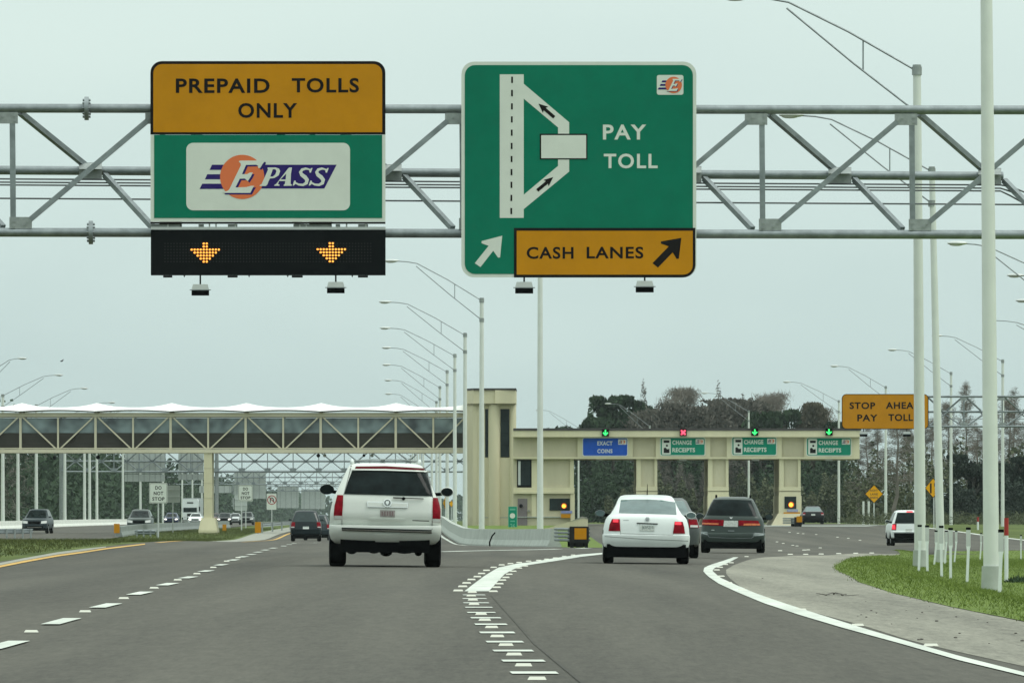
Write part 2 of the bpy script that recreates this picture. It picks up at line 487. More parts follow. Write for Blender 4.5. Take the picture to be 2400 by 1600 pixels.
dsA = list(np.arange(-70, 560, 5.0)) + list(np.geomspace(560, 6000, 60))
xsA = np.unique(np.concatenate([np.linspace(-1600, -60, 18), np.linspace(-60, 45, 85), np.linspace(45, 1600, 18)]))
mb = MB(); nx = len(xsA)
for d in dsA:
    Z = zg(xsA, np.full(nx, d)) - .06
    mb.v += [(float(xsA[i]), float(d), float(Z[i])) for i in range(nx)]
for j in range(len(dsA)-1):
    for i in range(nx-1): mb.f.append((j*nx+i, j*nx+i+1, (j+1)*nx+i+1, (j+1)*nx+i))
tag(mb.build('ground', M_field, normals=False), kind='structure')

road_d = list(np.arange(-60, 560, 4.0)) + list(np.geomspace(560, 3500, 50))
road = sheet('road', lambda d: (VX*d-7.1, (VX*d + 4.2) if d > 352 else (VX*d+6.0 if d < 289 else float(np.interp(d, [289, 292, 297, 320, 334, 352], [3.6, 2.6, 1.9, .1, -1.6, VX*352+4.2])))), road_d, M_asph, .000, nx=16)
ramp = sheet('ramp_road', lambda d: ((VX*d - 1.0) if d < 290 else 4.4, 28.4 - max(0, (d-430))*.012 if d > 150 else 28.4), list(np.arange(-60, 580, 2.0)), M_asph, .004, nx=60)
onc = sheet('oncoming_road', lambda d: (VX*d - 33.2, VX*d - (17.4 if d < 560 else 15.0)), list(np.arange(330, 560, 4.0)) + list(np.geomspace(560, 3500, 40)), M_asph, .000, nx=14)
Z7 = zm(2.94, 1600, 1260)
sh_edge = Z7([(2700,965),(2352,890),(1900,790),(1500,690),(1100,570),(850,505),(640,435),(500,385),(400,340),(330,285),(300,250),(300,220),(350,190),(430,160),(480,145),(560,135),(740,125),(1000,120),(1600,108)])
gr_edge = Z7([(2700,640),(2352,580),(2150,540),(1850,480),(1600,420),(1450,385),(1330,345),(1220,310),(1150,265),(1080,235),(1045,210),(1060,190),(1100,165),(1160,140),(1300,125),(1500,115)])
we = [G(*p) for p in sh_edge]; ge = [G(*p) for p in gr_edge]
w2 = [(p.x, p.y) for p in we]; g2 = [(p.x, p.y) for p in ge]
sh_poly = [(w2[0][0]-.1, 12)] + w2 + [(22, w2[-1][1]+1), (22, 240), (6, 12)]
drape('shoulder', [(2.3, 12)] + [(3.1, 30)] + w2 + [(g2[-1][0]+9, w2[-1][1]+.5), (g2[-1][0]+9, 200), (9, 12)], M_conc_sh, .007, sx=.4, sd=2)
far_d = 297.0
verge_poly = [(4.0, 12), (4.05, 40)] + g2 + [(g2[-1][0]+3, far_d-14), (g2[-1][0]+6, far_d-3), (24, far_d), (60, far_d), (60, 12)]
drape('grass_verge', verge_poly, M_grass, .012, sx=.4, sd=2)
# dark asphalt strip between the edge line and the shoulder is the ramp itself; curb strips and left shoulder
mb = MB()
Zl = zm(5.227, 0, 1040)
ribbon(mb, Zl([(-400,1525),(0,1462),(300,1402),(700,1330),(1000,1290),(1300,1258)]), Zl([(-400,1560),(0,1490),(300,1430),(700,1358),(1000,1318),(1300,1270)]), 40, .012)
tag(mb.build('left_shoulder', M_curb, normals=False), kind='structure')
mb = MB(); gstrip(mb, [(VX*d-8.1, d) for d in np.arange(330, 900, 6)], 1.9, .006)
tag(mb.build('median_shoulder', M_curb, normals=False), kind='structure')

# painted markings: children of the roads
Z6 = zm(2.94, 960, 1220); Z8 = zm(2.94, 0, 1220)
mb = MB()
dash_y = [1512.9, 1456.7, 1420, 1391, 1369.7, 1353.7, 1338.7, 1324, 1312.5, 1305, 1299.5, 1294, 1289, 1284.5]
dash_x = [20, 152, 255, 334, 398, 446, 487, 522, 551, 573, 592, 608, 625, 643]
for x, y in zip(dash_x, dash_y):
    p = G(x, y)
    gstrip(mb, [(p.x - VX*(-1.5) , p.y-1.5), (p.x + VX*1.5, p.y+1.5)], .165)
for d in (196, 208, 220, 232, 244, 256, 268, 280, 292): gstrip(mb, [(VX*d-2.72, d), (VX*(d+3)-2.72, d+3)], .15)
mb.build('lane_line', M_white, road, normals=False)
mb = MB()
for (a, b, y) in ((690,1025,1055),(630,937,972),(568,858,902),(520,790,840),(476,732,776),(442,679,719),(413,637,674),(389,600,637),(374,579,601),(362,555,570),(357,540,541),(358,530,515)):
    (xa, yy), (xb, _) = Z6([(a, y), (b, y)])
    p, q = G(xa+4, yy), G(xb-4, yy); o = len(mb.v)
    for X, d in ((p.x+.004, p.y-.30), (q.x+.012, q.y-.30), (q.x-.004, q.y+.30), (p.x-.012, p.y+.30)): mb.v.append((X, d, float(zg(X, d))+.011))
    mb.f.append((o, o+1, o+2, o+3))
mb.build('dotted_line', M_white, ramp, normals=False)
mb = MB()
ribbon(mb, Z6([(377,490),(440,440),(520,380),(610,325),(740,297),(850,285),(1010,257),(1180,233),(1330,222),(1460,213)]),
       Z6([(545,490),(600,430),(655,370),(720,335),(800,310),(870,299),(1010,278),(1180,250),(1330,232),(1460,219)]), 60)
mb.build('gore_line', M_white, ramp, normals=False)
mb = MB()
eL = Z7([(2700,1045),(2352,960),(1900,850),(1500,735),(1100,625),(800,535),(560,455),(380,380),(250,320),(170,265),(140,230),(150,205),(200,185),(280,160),(350,135)])
eR = Z7([(2700,1020),(2352,935),(1900,820),(1500,705),(1200,615),(900,520),(700,455),(500,385),(350,320),(255,275),(205,230),(215,212),(290,185),(340,160),(385,135)])
ribbon(mb, eL, eR, 110)
mb.build('edge_line', M_white, ramp, normals=False)
mb = MB()
gstrip(mb, [((1232-1200)/F*d*0 + VX*d + 3.75, d) for d in np.arange(300, 800, 6)], .16)
gstrip(mb, [(p.x, p.y) for p in (G(1030,1293), G(1100,1291), G(1200,1289), G(1300,1287), G(1380,1284))], .3, .011)
mb.build('barrier_edge_line', M_white, road, normals=False)
mb = MB()
ribbon(mb, Zl([(-400,1566),(0,1493),(300,1433),(700,1362),(1000,1322),(1300,1277),(1777,1222)]), Zl([(-400,1592),(0,1517),(300,1456),(700,1383),(1000,1341),(1300,1293),(1777,1235)]), 50)
gstrip(mb, [(VX*d-6.55, d) for d in np.arange(205, 900, 6)], .2)
mb.build('yellow_edge_line', M_yel, road, normals=False)
mb = MB()
p0, p1 = G(1700, 1233.5), G(1990, 1233.5)
gstrip(mb, [(VX*0+10.5, 486), (16, 486.5), (21, 486.5), (25.2, 486)], 14.0, .016)
mb.build('island_apron', M_conc, ramp, normals=False)
mb = MB()
gstrip(mb, [(28.1 - max(0, (d-430))*.012, d) for d in np.arange(305, 560, 6)], .35)
gstrip(mb, [(26.3, 318), (24.5, 306), (22.5, 300), (20.2, 299)], .3)
mb.build('outer_edge_line', M_white, ramp, normals=False)

mb = MB()
ribbon(mb, Z6([(560,520),(640,610),(730,710),(850,850),(980,960),(1130,1085),(1300,1230)]), Z6([(568,520),(650,610),(744,710),(870,850),(1004,960),(1160,1085),(1335,1230)]), 50, .0085)
mb.build('tyre_mark', asphalt('tyre_marked_asphalt', (.050,.049,.042), (.066,.062,.050), 1.25), ramp, normals=False)

# raised reflectors: every one an object of its own
def refl_proto():
    m = MB()
    m.hexa([(-.056,-.05,-.005),(.056,-.05,-.005),(.056,.05,-.005),(-.056,.05,-.005),(-.045,-.02,.013),(.045,-.02,.013),(.045,.02,.013),(-.045,.02,.013)])
    return m.build('road_reflector', M_refl)
rp = refl_proto(); first = [True]
def reflectors(pts, label, group, s=1.0):
    for p in pts:
        o = rp if first[0] else rp.copy()
        if not first[0]: COL.objects.link(o)
        first[0] = False
        g = G(*p); o.location = (g.x, g.y, g.z+.010); o.scale = (s, s, s)
        tag(o, label, 'road reflector', group)
reflectors(Z8([(216,770),(587,631),(853,539),(1062,467),(1225,411),(1357,368),(1470,324),(1562,281),(1640,256)]), 'small white raised reflector between the dashes of the left lane line', 'reflectors between the lane dashes', 1.0)
reflectors(Z6([(878,1098),(785,1004),(720,929),(664,863),(604,803),(565,740),(518,690),(493,649),(444,580),(436,550),(425,521),(432,497)]), 'small white raised reflector between the short bars of the exit dotted line', 'reflectors along the dotted exit line')
reflectors(Z6([(335,486),(366,457),(393,433),(426,409),(467,389),(496,367),(530,345),(579,324),(635,307),(695,298),(755,290),(820,281),(890,275),(945,267),(1005,258),(1065,247),(1127,238)]), 'small white raised reflector on the left of the broad gore stripe', 'reflectors left of the gore stripe', 1.1)
reflectors(Z6([(577,491),(600,463),(620,438),(640,413),(664,394),(686,372),(715,351),(755,329),(797,315)]), 'small white raised reflector on the right of the broad gore stripe', 'reflectors right of the gore stripe', 1.0)
reflectors(Z7([(1710,748),(1205,608),(815,501),(563,423),(408,363),(315,314),(265,268),(235,224),(258,205),(295,186),(335,174),(440,131)]), 'small white raised reflector between the white edge line and the pale shoulder', 'reflectors beside the ramp edge line', 1.0)
Zr = zm(6.918, 1780, 1120)
reflectors(Zr([(487,880),(625,895),(710,902),(920,915),(1265,958),(1440,978),(1630,1008),(285,1035),(385,1060),(540,1090),(610,1100),(985,1132),(725,1168),(790,1165),(335,1180),(500,1240),(750,1240),(1000,1235),(1285,1228),(1820,1218),(1560,1222)]), 'small white raised reflector on the open pavement before the toll booths', 'reflectors on the plaza pavement', 1.35)

# grass blades on the verge (uncountable: one object)
def blades(name, n, box, test, hmin, hmax, wd, m):
    X = nrng.uniform(box[0], box[1], n); d = nrng.uniform(box[2], box[3], n)
    k = test(X, d); X, d = X[k], d[k]; n = len(X)
    z = zg(X, d) + .01
    h = nrng.uniform(hmin, hmax, n); a = nrng.uniform(0, math.pi, n); lx = nrng.normal(0, .7, n)*h; ly = nrng.normal(0, .7, n)*h
    cx, sx = np.cos(a)*wd, np.sin(a)*wd
    V = np.empty((n, 3, 3))
    V[:, 0] = np.stack([X-cx, d-sx, z], 1); V[:, 1] = np.stack([X+cx, d+sx, z], 1); V[:, 2] = np.stack([X+lx, d+ly, z+h], 1)
    me = bpy.data.meshes.new(name); me.vertices.add(3*n); me.vertices.foreach_set('co', V.ravel())
    me.loops.add(3*n); me.loops.foreach_set('vertex_index', np.arange(3*n)); me.polygons.add(n)
    me.polygons.foreach_set('loop_start', np.arange(0, 3*n, 3)); me.update(calc_edges=True)
    me.materials.append(m)
    o = bpy.data.objects.new(name, me); COL.objects.link(o); o['kind'] = 'stuff'
    tag(o, cat='grass'); return o
gd = np.array([p[1] for p in g2] + [283, 294, 297]); gx = np.array([p[0] for p in g2] + [g2[-1][0]+3.1, g2[-1][0]+6.1, 24]); so_ = np.argsort(gd)
near_edge = lambda d: np.interp(d, gd[so_], gx[so_])
_bx = lambda d: float(np.interp(d, [292, 297, 320, 334, 352], [2.2, 1.9, .1, -1.6, VX*352+4.35])) if d < 352 else VX*d+4.35
sheet('gore_grass', lambda d: (_bx(d)+.1, 4.55), list(np.arange(290, 494, 2.0)), M_grass, .012, nx=14)
tag(blades('verge_grass', 420000, (3.9, 26, 48, far_d-1), lambda X, d: (X > near_edge(d) + np.random.default_rng(3).normal(0, .05, len(X))) & (X < 1.5*1200/F*d + 1), .022, .052, .0055, M_blade), 'short bright green mown grass on the roadside verge')
def med_test(X, d):
    lat = -(X - VX*d)
    return (lat > np.where(d < 320, 7.45, 9.3)) & (lat < 17.0)
tag(blades('median_grass', 240000, (-36, -8, 100, 640), med_test, .03, .12, .010, mat('median_grass_blades', (.045, .064, .018), .9, var=.35, scale=.25, col2=(.088, .102, .035), spec=.1)), 'dull green grass covering the median')

# ------------------------------------------------------------------ main sign gantry
GD = 160.0
def gp(x, y, off=0.0): return P(x, y, GD*(1+2.5e-6*(x-1200)) - off)
s_g = F/GD
BAY, V0 = 351.3, 29.0
def chord_y(x, k):      # rows of the chord centres in the photo
    return {'t': 254 + (x)*4.2/2400, 'b': 544.5 + x*5.6/2400, 'm': 399 + x*14/2300}[k]
xs_ = (-1030, 2890)
gan = thing('sign_gantry', 'large grey galvanised truss gantry carrying the toll signs over the road', 'sign gantry', (gp(1200, 400).x, GD, float(zg(0, GD))))
def gtube(name, a, b, r, n=14, m=M_galv): MB().tube([a, b], r, n).build(name, m, gan, smooth=True)
gtube('chord', gp(xs_[0], chord_y(xs_[0], 't')), gp(xs_[1], chord_y(xs_[1], 't')), .105)
gtube('chord', gp(xs_[0], chord_y(xs_[0], 'b')), gp(xs_[1], chord_y(xs_[1], 'b')), .105)
gtube('chord', gp(xs_[0], chord_y(xs_[0], 'm'), -2.2), gp(2351, chord_y(2351, 'm'), -2.2), .105)
for x, y in ((203, 254.5), (213, 545)):
    fl = MB()
    fl.tube([gp(x-5, y), gp(x+5, y)], .27, 20)
    for k in range(10):
        t = 2*math.pi*k/10
        c0, c1 = gp(x-9, y), gp(x+9, y); o = Vector((0, math.cos(t)*.2, math.sin(t)*.2))
        fl.tube([c0+o, c1+o], .028, 6)
    fl.build('flange', M_galv, gan, smooth=True)
for i in range(-3, 8):
    vx = V0 + BAY*i; nx_ = vx + BAY
    yt, yb = chord_y(vx, 't'), chord_y(vx, 'b')
    MB().bar(gp(vx, yt+14, .02), gp(vx+2, yb-14, .02), .125, .10).build('vertical_strut', M_galv, gan)
    g1 = MB().prism([(vx-40, yt+9), (vx+13, yt+9), (vx+13, yt+36), (vx-34, yt+36), (vx-40, yt+26)], gp, .07, .085)
    for bx, by in ((-32, 24), (-22, 19), (5, 17), (5, 29)): g1.prism(circ(vx+bx, yt+by, 2.6, 8), gp, .08, .11)
    g1.build('gusset_plate', M_galvd, gan)
    g2_ = MB().prism([(vx-7, yb-9), (vx+46, yb-9), (vx+46, yb-25), (vx+40, yb-36), (vx-7, yb-36)], gp, .07, .085)
    for bx, by in ((3, 26), (3, 15), (36, 25), (28, 18)): g2_.prism(circ(vx+bx, yb-by, 2.6, 8), gp, .08, .11)
    g2_.build('gusset_plate', M_galvd, gan)
    if i < 7:
        MB().bar(gp(vx+42, yb-30, .04), gp(nx_-34, chord_y(nx_, 't')+28, .04), .115, .12).build('diagonal_brace', M_galv, gan)
        mx_ = vx + 183; my = chord_y(mx_, 'm')
        if mx_ < 2500:
            MB().bar(gp(vx+18, yt+10, -.1), gp(mx_-14, my-14, -2.1), .12, .12).build('diagonal_brace', M_galv, gan)
            MB().bar(gp(mx_+34, my+10, -2.1), gp(nx_-22, chord_y(nx_, 'b')-12, -.1), .12, .12).build('diagonal_brace', M_galv, gan)
            q = MB(); q.prism([(mx_-27, my-19), (mx_+27, my-19), (mx_+27, my+22), (mx_-27, my+22)], lambda a, b, o: gp(a, b, -2.06+o), -.02, 0.02)
            q.hexa([gp(mx_-27, my-18, -2.0), gp(mx_+27, my-18, -2.0), gp(mx_+27, my-18, -2.25), gp(mx_-27, my-18, -2.25), gp(mx_-27, my-4, -1.75), gp(mx_+27, my-4, -1.75), gp(mx_+27, my-4, -1.78), gp(mx_-27, my-4, -1.78)])
            q.build('gusset_plate', M_galvd, gan)
for k, dy in enumerate((20.5, 28, 34.5, 66)):
    pts = [gp(x, chord_y(x, 'm')+dy, -2.0+.25*(k == 3)+k*.08) for x in (-900, 300, 1200, 2345)]
    if k < 3: pts += [gp(2370, chord_y(2370, 'm')+dy+4+k*4, -1.9), gp(2420, chord_y(2420, 'm')+dy+24+8*k, -1.7), gp(2600, chord_y(2600, 'b')-15+5*k, -.6)]
    else: pts += [gp(2800, chord_y(2800, 'm')+dy, -1.5)]
    MB().tube(pts, .021, 6).build('conduit', M_conduit, gan, smooth=True)
for x in (-1000, 2860):
    b = gp(x, 400); z0 = float(zg(b.x, b.y))
    MB().tube([(b.x, b.y+.5, z0), (b.x, b.y+.5, gp(x, 200).z)], .32, 18).build('column', M_galv, gan, smooth=True)

# ---- sign "PREPAID TOLLS ONLY" / E PASS
Za = zm(2.6136, 300, 120)
def Q(z, a, b, c, d): (x0, y0), (x1, y1) = z([(a, b), (c, d)]); return x0, y0, x1, y1
s1 = thing('toll_sign', 'orange and green overhead sign reading PREPAID TOLLS ONLY above the E PASS logo', 'road sign', gp(628, 520))
FR = .34       # how far the sign faces stand in front of the truss
def fo(o): return lambda x, y, off=0.0: gp(x, y, FR+o+off)
S0 = lambda x, y, off=0.0: gp(x, y, off)
x0, y0, x1, y1 = Q(Za, 137, 62, 1577, 512)
MB().prism(rr(x0, y0, x1, y1, 27, (1,1,0,0)), S0, FR-.05, FR).build('border', M_sb, s1)
a = Q(Za, 155, 80, 1557, 497)
MB().prism(rr(*a, 21, (1,1,0,0)), S0, FR+.001, FR+.008).build('orange_panel', M_org, s1)
b = Q(Za, 138, 513, 1577, 1045)
MB().prism(rr(*b, .1, (0,0,0,0)), S0, FR-.045, FR+.002).build('green_panel_border', M_sw, s1)
c = Q(Za, 160, 513, 1557, 1022)
MB().prism(rr(*c, .1, (0,0,0,0)), S0, FR+.003, FR+.010).build('green_panel', M_grn, s1)
def word(wd, fm, box, off, m, parent, bold=.02, sp=1.12): return MB().text(wd, fm, *box, off, bold, sp).build('lettering', m, parent)
for wd, q in (('PREPAID', (293,168,868,257)), ('TOLLS', (1003,165,1415,255)), ('ONLY', (675,318,1037,410))): word(wd, S0, Q(Za, *q), FR+.012, M_sb, s1, .026)
d = Q(Za, 357, 562, 1360, 975)
lp = MB().prism(rr(*d, 16), S0, FR+.011, FR+.016).build('logo_panel', M_sw, s1)
ZL = zm(5.88, 420, 340)
def pass_logo(zf, parent, big=True):
    mbb, mbo, mbw, mbs = MB(), MB(), MB(), MB()
    for pg in ([(452,272),(640,272),(620,343),(418,343)], [(385,403),(620,403),(610,473),(355,473)], [(318,533),(620,533),(640,606),(280,606)]): mbb.prism(zf(pg), S0, FR+.017, FR+.019)
    if big: mbb.prism(zf([(1040,272),(2170,272),(2000,600),(1040,600)]), S0, FR+.017, FR+.019)
    mbo.prism(zf(circ(868, 440, 305, 48)), S0, FR+.019, FR+.021)
    E = [(820,232),(835,216),(1070,214),(1168,212),(1170,235),(1150,262),(1115,318),(1090,318),(1085,285),(1060,272),(920,275),(865,402),(935,402),(975,380),(1015,380),(985,440),(945,498),(925,480),(905,462),(835,465),(775,585),(925,580),(990,562),(1035,562),(1010,600),(980,660),(625,660),(600,655),(605,640),(660,635),(690,612),(850,280),(845,250)]
    mbs.prism(zf([(x+24, y+22) for x, y in E]), S0, FR+.021, FR+.023)
    mbw.prism(zf(E), S0, FR+.023, FR+.026)
    if big:
        Po = [(1215,318),(1225,310),(1330,310),(1375,325),(1392,360),(1370,420),(1310,455),(1250,462),(1225,515),(1215,545),(1195,565),(1105,565),(1115,550),(1135,540),(1225,340)]
        Ph = [(1290,335),(1325,335),(1340,360),(1325,405),(1290,435),(1255,435)]
        mbw.prism([zf(Po), zf(Ph)], S0, FR+.021, FR+.025)
        Ao = [(1555,310),(1540,400),(1535,535),(1550,545),(1550,562),(1440,562),(1440,548),(1455,540),(1462,497),(1375,497),(1362,540),(1385,548),(1380,562),(1308,562),(1318,545),(1338,535),(1500,325),(1515,312)]
        Ah = [(1475,395),(1466,475),(1395,475)]
        mbw.prism([zf(Ao), zf(Ah)], S0, FR+.021, FR+.025)
        for dx in (0, 222):
            mbw.prism(zf(stroke([(1806+dx,366),(1790+dx,335),(1745+dx,325),(1695+dx,340),(1672+dx,375),(1690+dx,410),(1735+dx,445),(1762+dx,480),(1752+dx,525),(1705+dx,550),(1645+dx,545),(1600+dx,520),(1592+dx,495)], [10,22,30,38,44,52,56,54,46,34,28,22,10])), S0, FR+.021, FR+.025)
            mbw.prism(zf([(1838+dx,318),(1822+dx,318),(1790+dx,345),(1796+dx,380),(1815+dx,382)]), S0, FR+.0205, FR+.0248)
            mbw.prism(zf([(1585+dx,490),(1604+dx,492),(1612+dx,530),(1578+dx,560),(1562+dx,560)]), S0, FR+.0205, FR+.0248)
    mbb.build('blue_stripes', M_logo_b, parent); mbo.build('orange_disc', M_logo_o, parent)
    mbs.build('letter_shadow', M_logo_b, parent); mbw.build('logo_letters', M_sw, parent)
pass_logo(ZL, lp)
e = Q(Za, 137, 1046, 1577, 1058)
MB().prism(rr(*e, .1, (0,0,0,0)), S0, FR-.30, FR+.02).build('bottom_rail', M_sb, s1)

# ---- LED lane control board under it
Zb = zm(3.92, 330, 500)
led = thing('lane_control_board', 'black lane control board showing two amber down arrows under the prepaid sign', 'signal board', gp(628, 645))
x0, y0, x1, y1 = Q(Zb, 92, 152, 2249, 570)
MB().prism(rr(x0, y0, x1, y1, .1, (0,0,0,0)), S0, FR-.38, FR).build('housing', M_led_off, led)
tr = MB().prism(rr(x0, y0-7, x1, y0-.5, .1, (0,0,0,0)), S0, FR-.30, FR-.03); tr.build('top_rail', M_alum, led)
for a_, b_ in ((92, 362), (530, 580), (800, 888), (1402, 1745), (1790, 1832), (1997, 2088)): MB().prism(rr(*Q(Zb, a_, 100, b_, 128), .1, (0,0,0,0)), S0, FR-.3, FR-.06).build('mounting_bracket', M_galvd, led)
for a_ in (630, 690, 1890, 248, 868, 1460, 1520, 2068): MB().prism(rr(*Q(Zb, a_-6, 98, a_+8, 130), .1, (0,0,0,0)), S0, FR-.06, FR-.045).build('bracket_bolt', M_alum, led)
for a_, b_ in ((205, 290), (797, 890), (1387, 1488), (1995, 2087)): MB().prism(rr(*Q(Zb, a_, 570.5, b_, 590), .1, (0,0,0,0)), S0, FR-.3, FR-.1).build('bottom_latch', M_black, led)
for a_ in (400, 995, 1350, 1943): MB().prism(Zb([(a_-9, 570.5), (a_+9, 570.5), (a_, 590)]), S0, FR-.2, FR-.1).build('drain_spout', M_black, led)
lit = set()
for cx_, y00 in ((592, 278), (1750, 275)):
    am = MB()
    for r_, nn in enumerate((2, 2, 10, 8, 6, 4, 2)):
        for k in range(nn):
            xx = cx_ + (k-(nn-1)/2)*27.8; yy = y00 + r_*27.6
            lit.add((round((xx-222)/27.8), r_)); (px, py), = Zb([(xx, yy)])
            am.prism(circ(px, py, 2.7, 10, 2.45), S0, FR+.002, FR+.010)
    am.build('lit_arrow', M_led, led)
dm = MB()
for i in range(69):
    for r_ in range(7):
        xx = 222 + 27.8*i
        if abs(xx-592) < 150 or abs(xx-1750) < 150:
            if (round((xx-222)/27.8), r_) in lit: continue
        (px, py), = Zb([(xx, 277+r_*27.7)]); dm.prism(circ(px, py, 2.0, 6), S0, FR+.001, FR+.004)
o = dm.build('unlit_pixels', M_led_dim, led); o['kind'] = 'stuff'

# ---- sign lights hanging below the signs
def sign_light(cx, ytop, wd, stem_y, label, fm=S0, base=FR):
    o = thing('sign_light', label, 'lamp', fm(cx, ytop, base+.3), 'sign lights hanging below the overhead signs')
    h = wd*.62
    f2 = lambda a, b, off=0: fm(a, b, base+off)
    MB().prism([(cx-wd*.40, ytop), (cx+wd*.40, ytop), (cx+wd*.48, ytop+h*.46), (cx-wd*.48, ytop+h*.46)], f2, .12, .62).build('hood', M_alum, o)
    MB().prism([(cx-wd*.58, ytop+h*.46), (cx+wd*.58, ytop+h*.46), (cx+wd*.58, ytop+h*.54), (cx-wd*.58, ytop+h*.54)], f2, .10, .64).build('flange', M_galv, o)
    MB().prism([(cx-wd*.48, ytop+h*.54), (cx+wd*.48, ytop+h*.54), (cx+wd*.48, ytop+h), (cx-wd*.48, ytop+h)], f2, .14, .60).build('lens', M_black, o)
    st = MB().prism([(cx-wd*.045, stem_y), (cx+wd*.045, stem_y), (cx+wd*.045, ytop), (cx-wd*.045, ytop)], f2, .30, .36)
    k_ = wd/ s_g * 0
    st.hexa([f2(cx-wd*.045, stem_y, -.15), f2(cx+wd*.045, stem_y, -.15), f2(cx+wd*.045, stem_y, .36), f2(cx-wd*.045, stem_y, .36), f2(cx-wd*.045, stem_y-wd*.08, -.15), f2(cx+wd*.045, stem_y-wd*.08, -.15), f2(cx+wd*.045, stem_y-wd*.08, .36), f2(cx-wd*.045, stem_y-wd*.08, .36)])
    st.build('arm', M_black, o)
    return o
sign_light(469.5, 666, 43, 645.6, 'grey hooded lamp hanging under the left amber arrow of the black board')
sign_light(787, 660.5, 43, 645.6, 'grey hooded lamp hanging under the right amber arrow of the black board')
sign_light(1228.5, 660.5, 44, 651, 'grey hooded lamp below the left end of the CASH LANES panel')
sign_light(1511, 658, 44, 651, 'grey hooded lamp below the right end of the CASH LANES panel')

# ---- sign PAY TOLL / CASH LANES
Zc = zm(2.6129, 1040, 120)
s2 = thing('toll_sign', 'big green overhead PAY TOLL sign with white lane diagram and orange CASH LANES panel', 'road sign', gp(1355, 650))
x0, y0, x1, y1 = Q(Zc, 108, 65, 1547, 1385)
MB().prism(rr(x0, y0, x1, y1, 30, (1,1,1,1)), S0, FR-.05, FR).build('border', M_sw, s2)
MB().prism(rr(*Q(Zc, 129, 86, 1526, 1364), 24), S0, FR+.001, FR+.008).build('green_panel', M_grn, s2)
mb = MB()
mb.prism(rr(*Q(Zc, 343, 143, 490, 1021), .1, (0,0,0,0)), S0, FR+.009, FR+.013)
for pg in ([(489,200),(768,436),(768,508),(700,508),(700,468),(489,291)], [(489,880),(700,703),(700,660),(768,660),(768,738),(489,968)]): mb.prism(Zc(pg), S0, FR+.0085, FR+.0125)
mb.prism(Zc([(225,1322),(303,1222),(333,1264),(345,1262),(358,1130),(232,1163),(232,1176),(275,1192),(190,1298)]), S0, FR+.009, FR+.013)
mb.build('lane_diagram', M_sw, s2)
for a_, b_ in ((157,196),(238,277),(320,358),(400,438),(481,519),(562,600),(642,680),(722,760),(800,838),(880,918),(960,998)):
    sk = (a_-157)*-.006
    MB().prism(rr(*Q(Zc, 413+sk, a_, 424+sk, b_), .1, (0,0,0,0)), S0, FR+.014, FR+.016).build('diagram_dash', M_sb, s2)
mb = MB()
mb.prism(rr(*Q(Zc, 588, 506, 880, 664), .1, (0,0,0,0)), S0, FR+.010, FR+.015)
mb.build('diagram_booth_edge', M_sb, s2)
def arrow(tail, tip, sw, hw, hl):
    t, p = Vector(tail), Vector(tip); d = (p-t).normalized(); n = Vector((-d.y, d.x)); b = p - d*hl
    return [tuple(q) for q in (t+n*sw, b+d*hl*.12+n*sw, b+n*hw, p, b-n*hw, b+d*hl*.12-n*sw, t-n*sw)]
for a_, b_ in (((677,406),(580,322)), ((573,853),(671,771))): MB().prism(Zc(arrow(a_, b_, 10, 25, 58)), S0, FR+.014, FR+.017).build('diagram_arrow', M_sb, s2)
MB().prism(rr(*Q(Zc, 597, 515, 872, 656), .1, (0,0,0,0)), S0, FR+.0155, FR+.019).build('diagram_booth', M_sw, s2)
word('PAY', S0, Q(Zc, 975, 450, 1240, 542), FR+.012, M_sw, s2, .022, 1.15)
word('TOLL', S0, Q(Zc, 980, 628, 1310, 718), FR+.012, M_sw, s2, .022, 1.15)
cp = MB().prism(rr(*Q(Zc, 430, 1082, 1541, 1386), 30, (0,0,1,0)), S0, FR+.009, FR+.014).build('cash_panel', M_sb, s2)
MB().prism(rr(*Q(Zc, 447, 1100, 1525, 1368), 22, (0,0,1,0)), S0, FR+.015, FR+.018).build('orange_face', M_org, cp)
word('CASH', S0, Q(Zc, 508, 1198, 795, 1272), FR+.020, M_sb, cp, .024)
word('LANES', S0, Q(Zc, 875, 1197, 1223, 1270), FR+.020, M_sb, cp, .024)
mb = MB()
mb.prism(Zc([(1312,1325),(1402,1232),(1426,1272),(1440,1270),(1455,1143),(1330,1165),(1330,1178),(1378,1195),(1278,1298)]), S0, FR+.019, FR+.021)
mb.build('exit_arrow', M_sb, cp)
el = MB().prism(rr(*Q(Zc, 1305, 147, 1468, 268), 5), S0, FR+.009, FR+.014).build('logo_panel', M_sw, s2)
ze = lambda pts: Zc([(1408 + (x-868)*.1655, 208 + (y-440)*.1655) for x, y in pts])
pass_logo(ze, el, False)

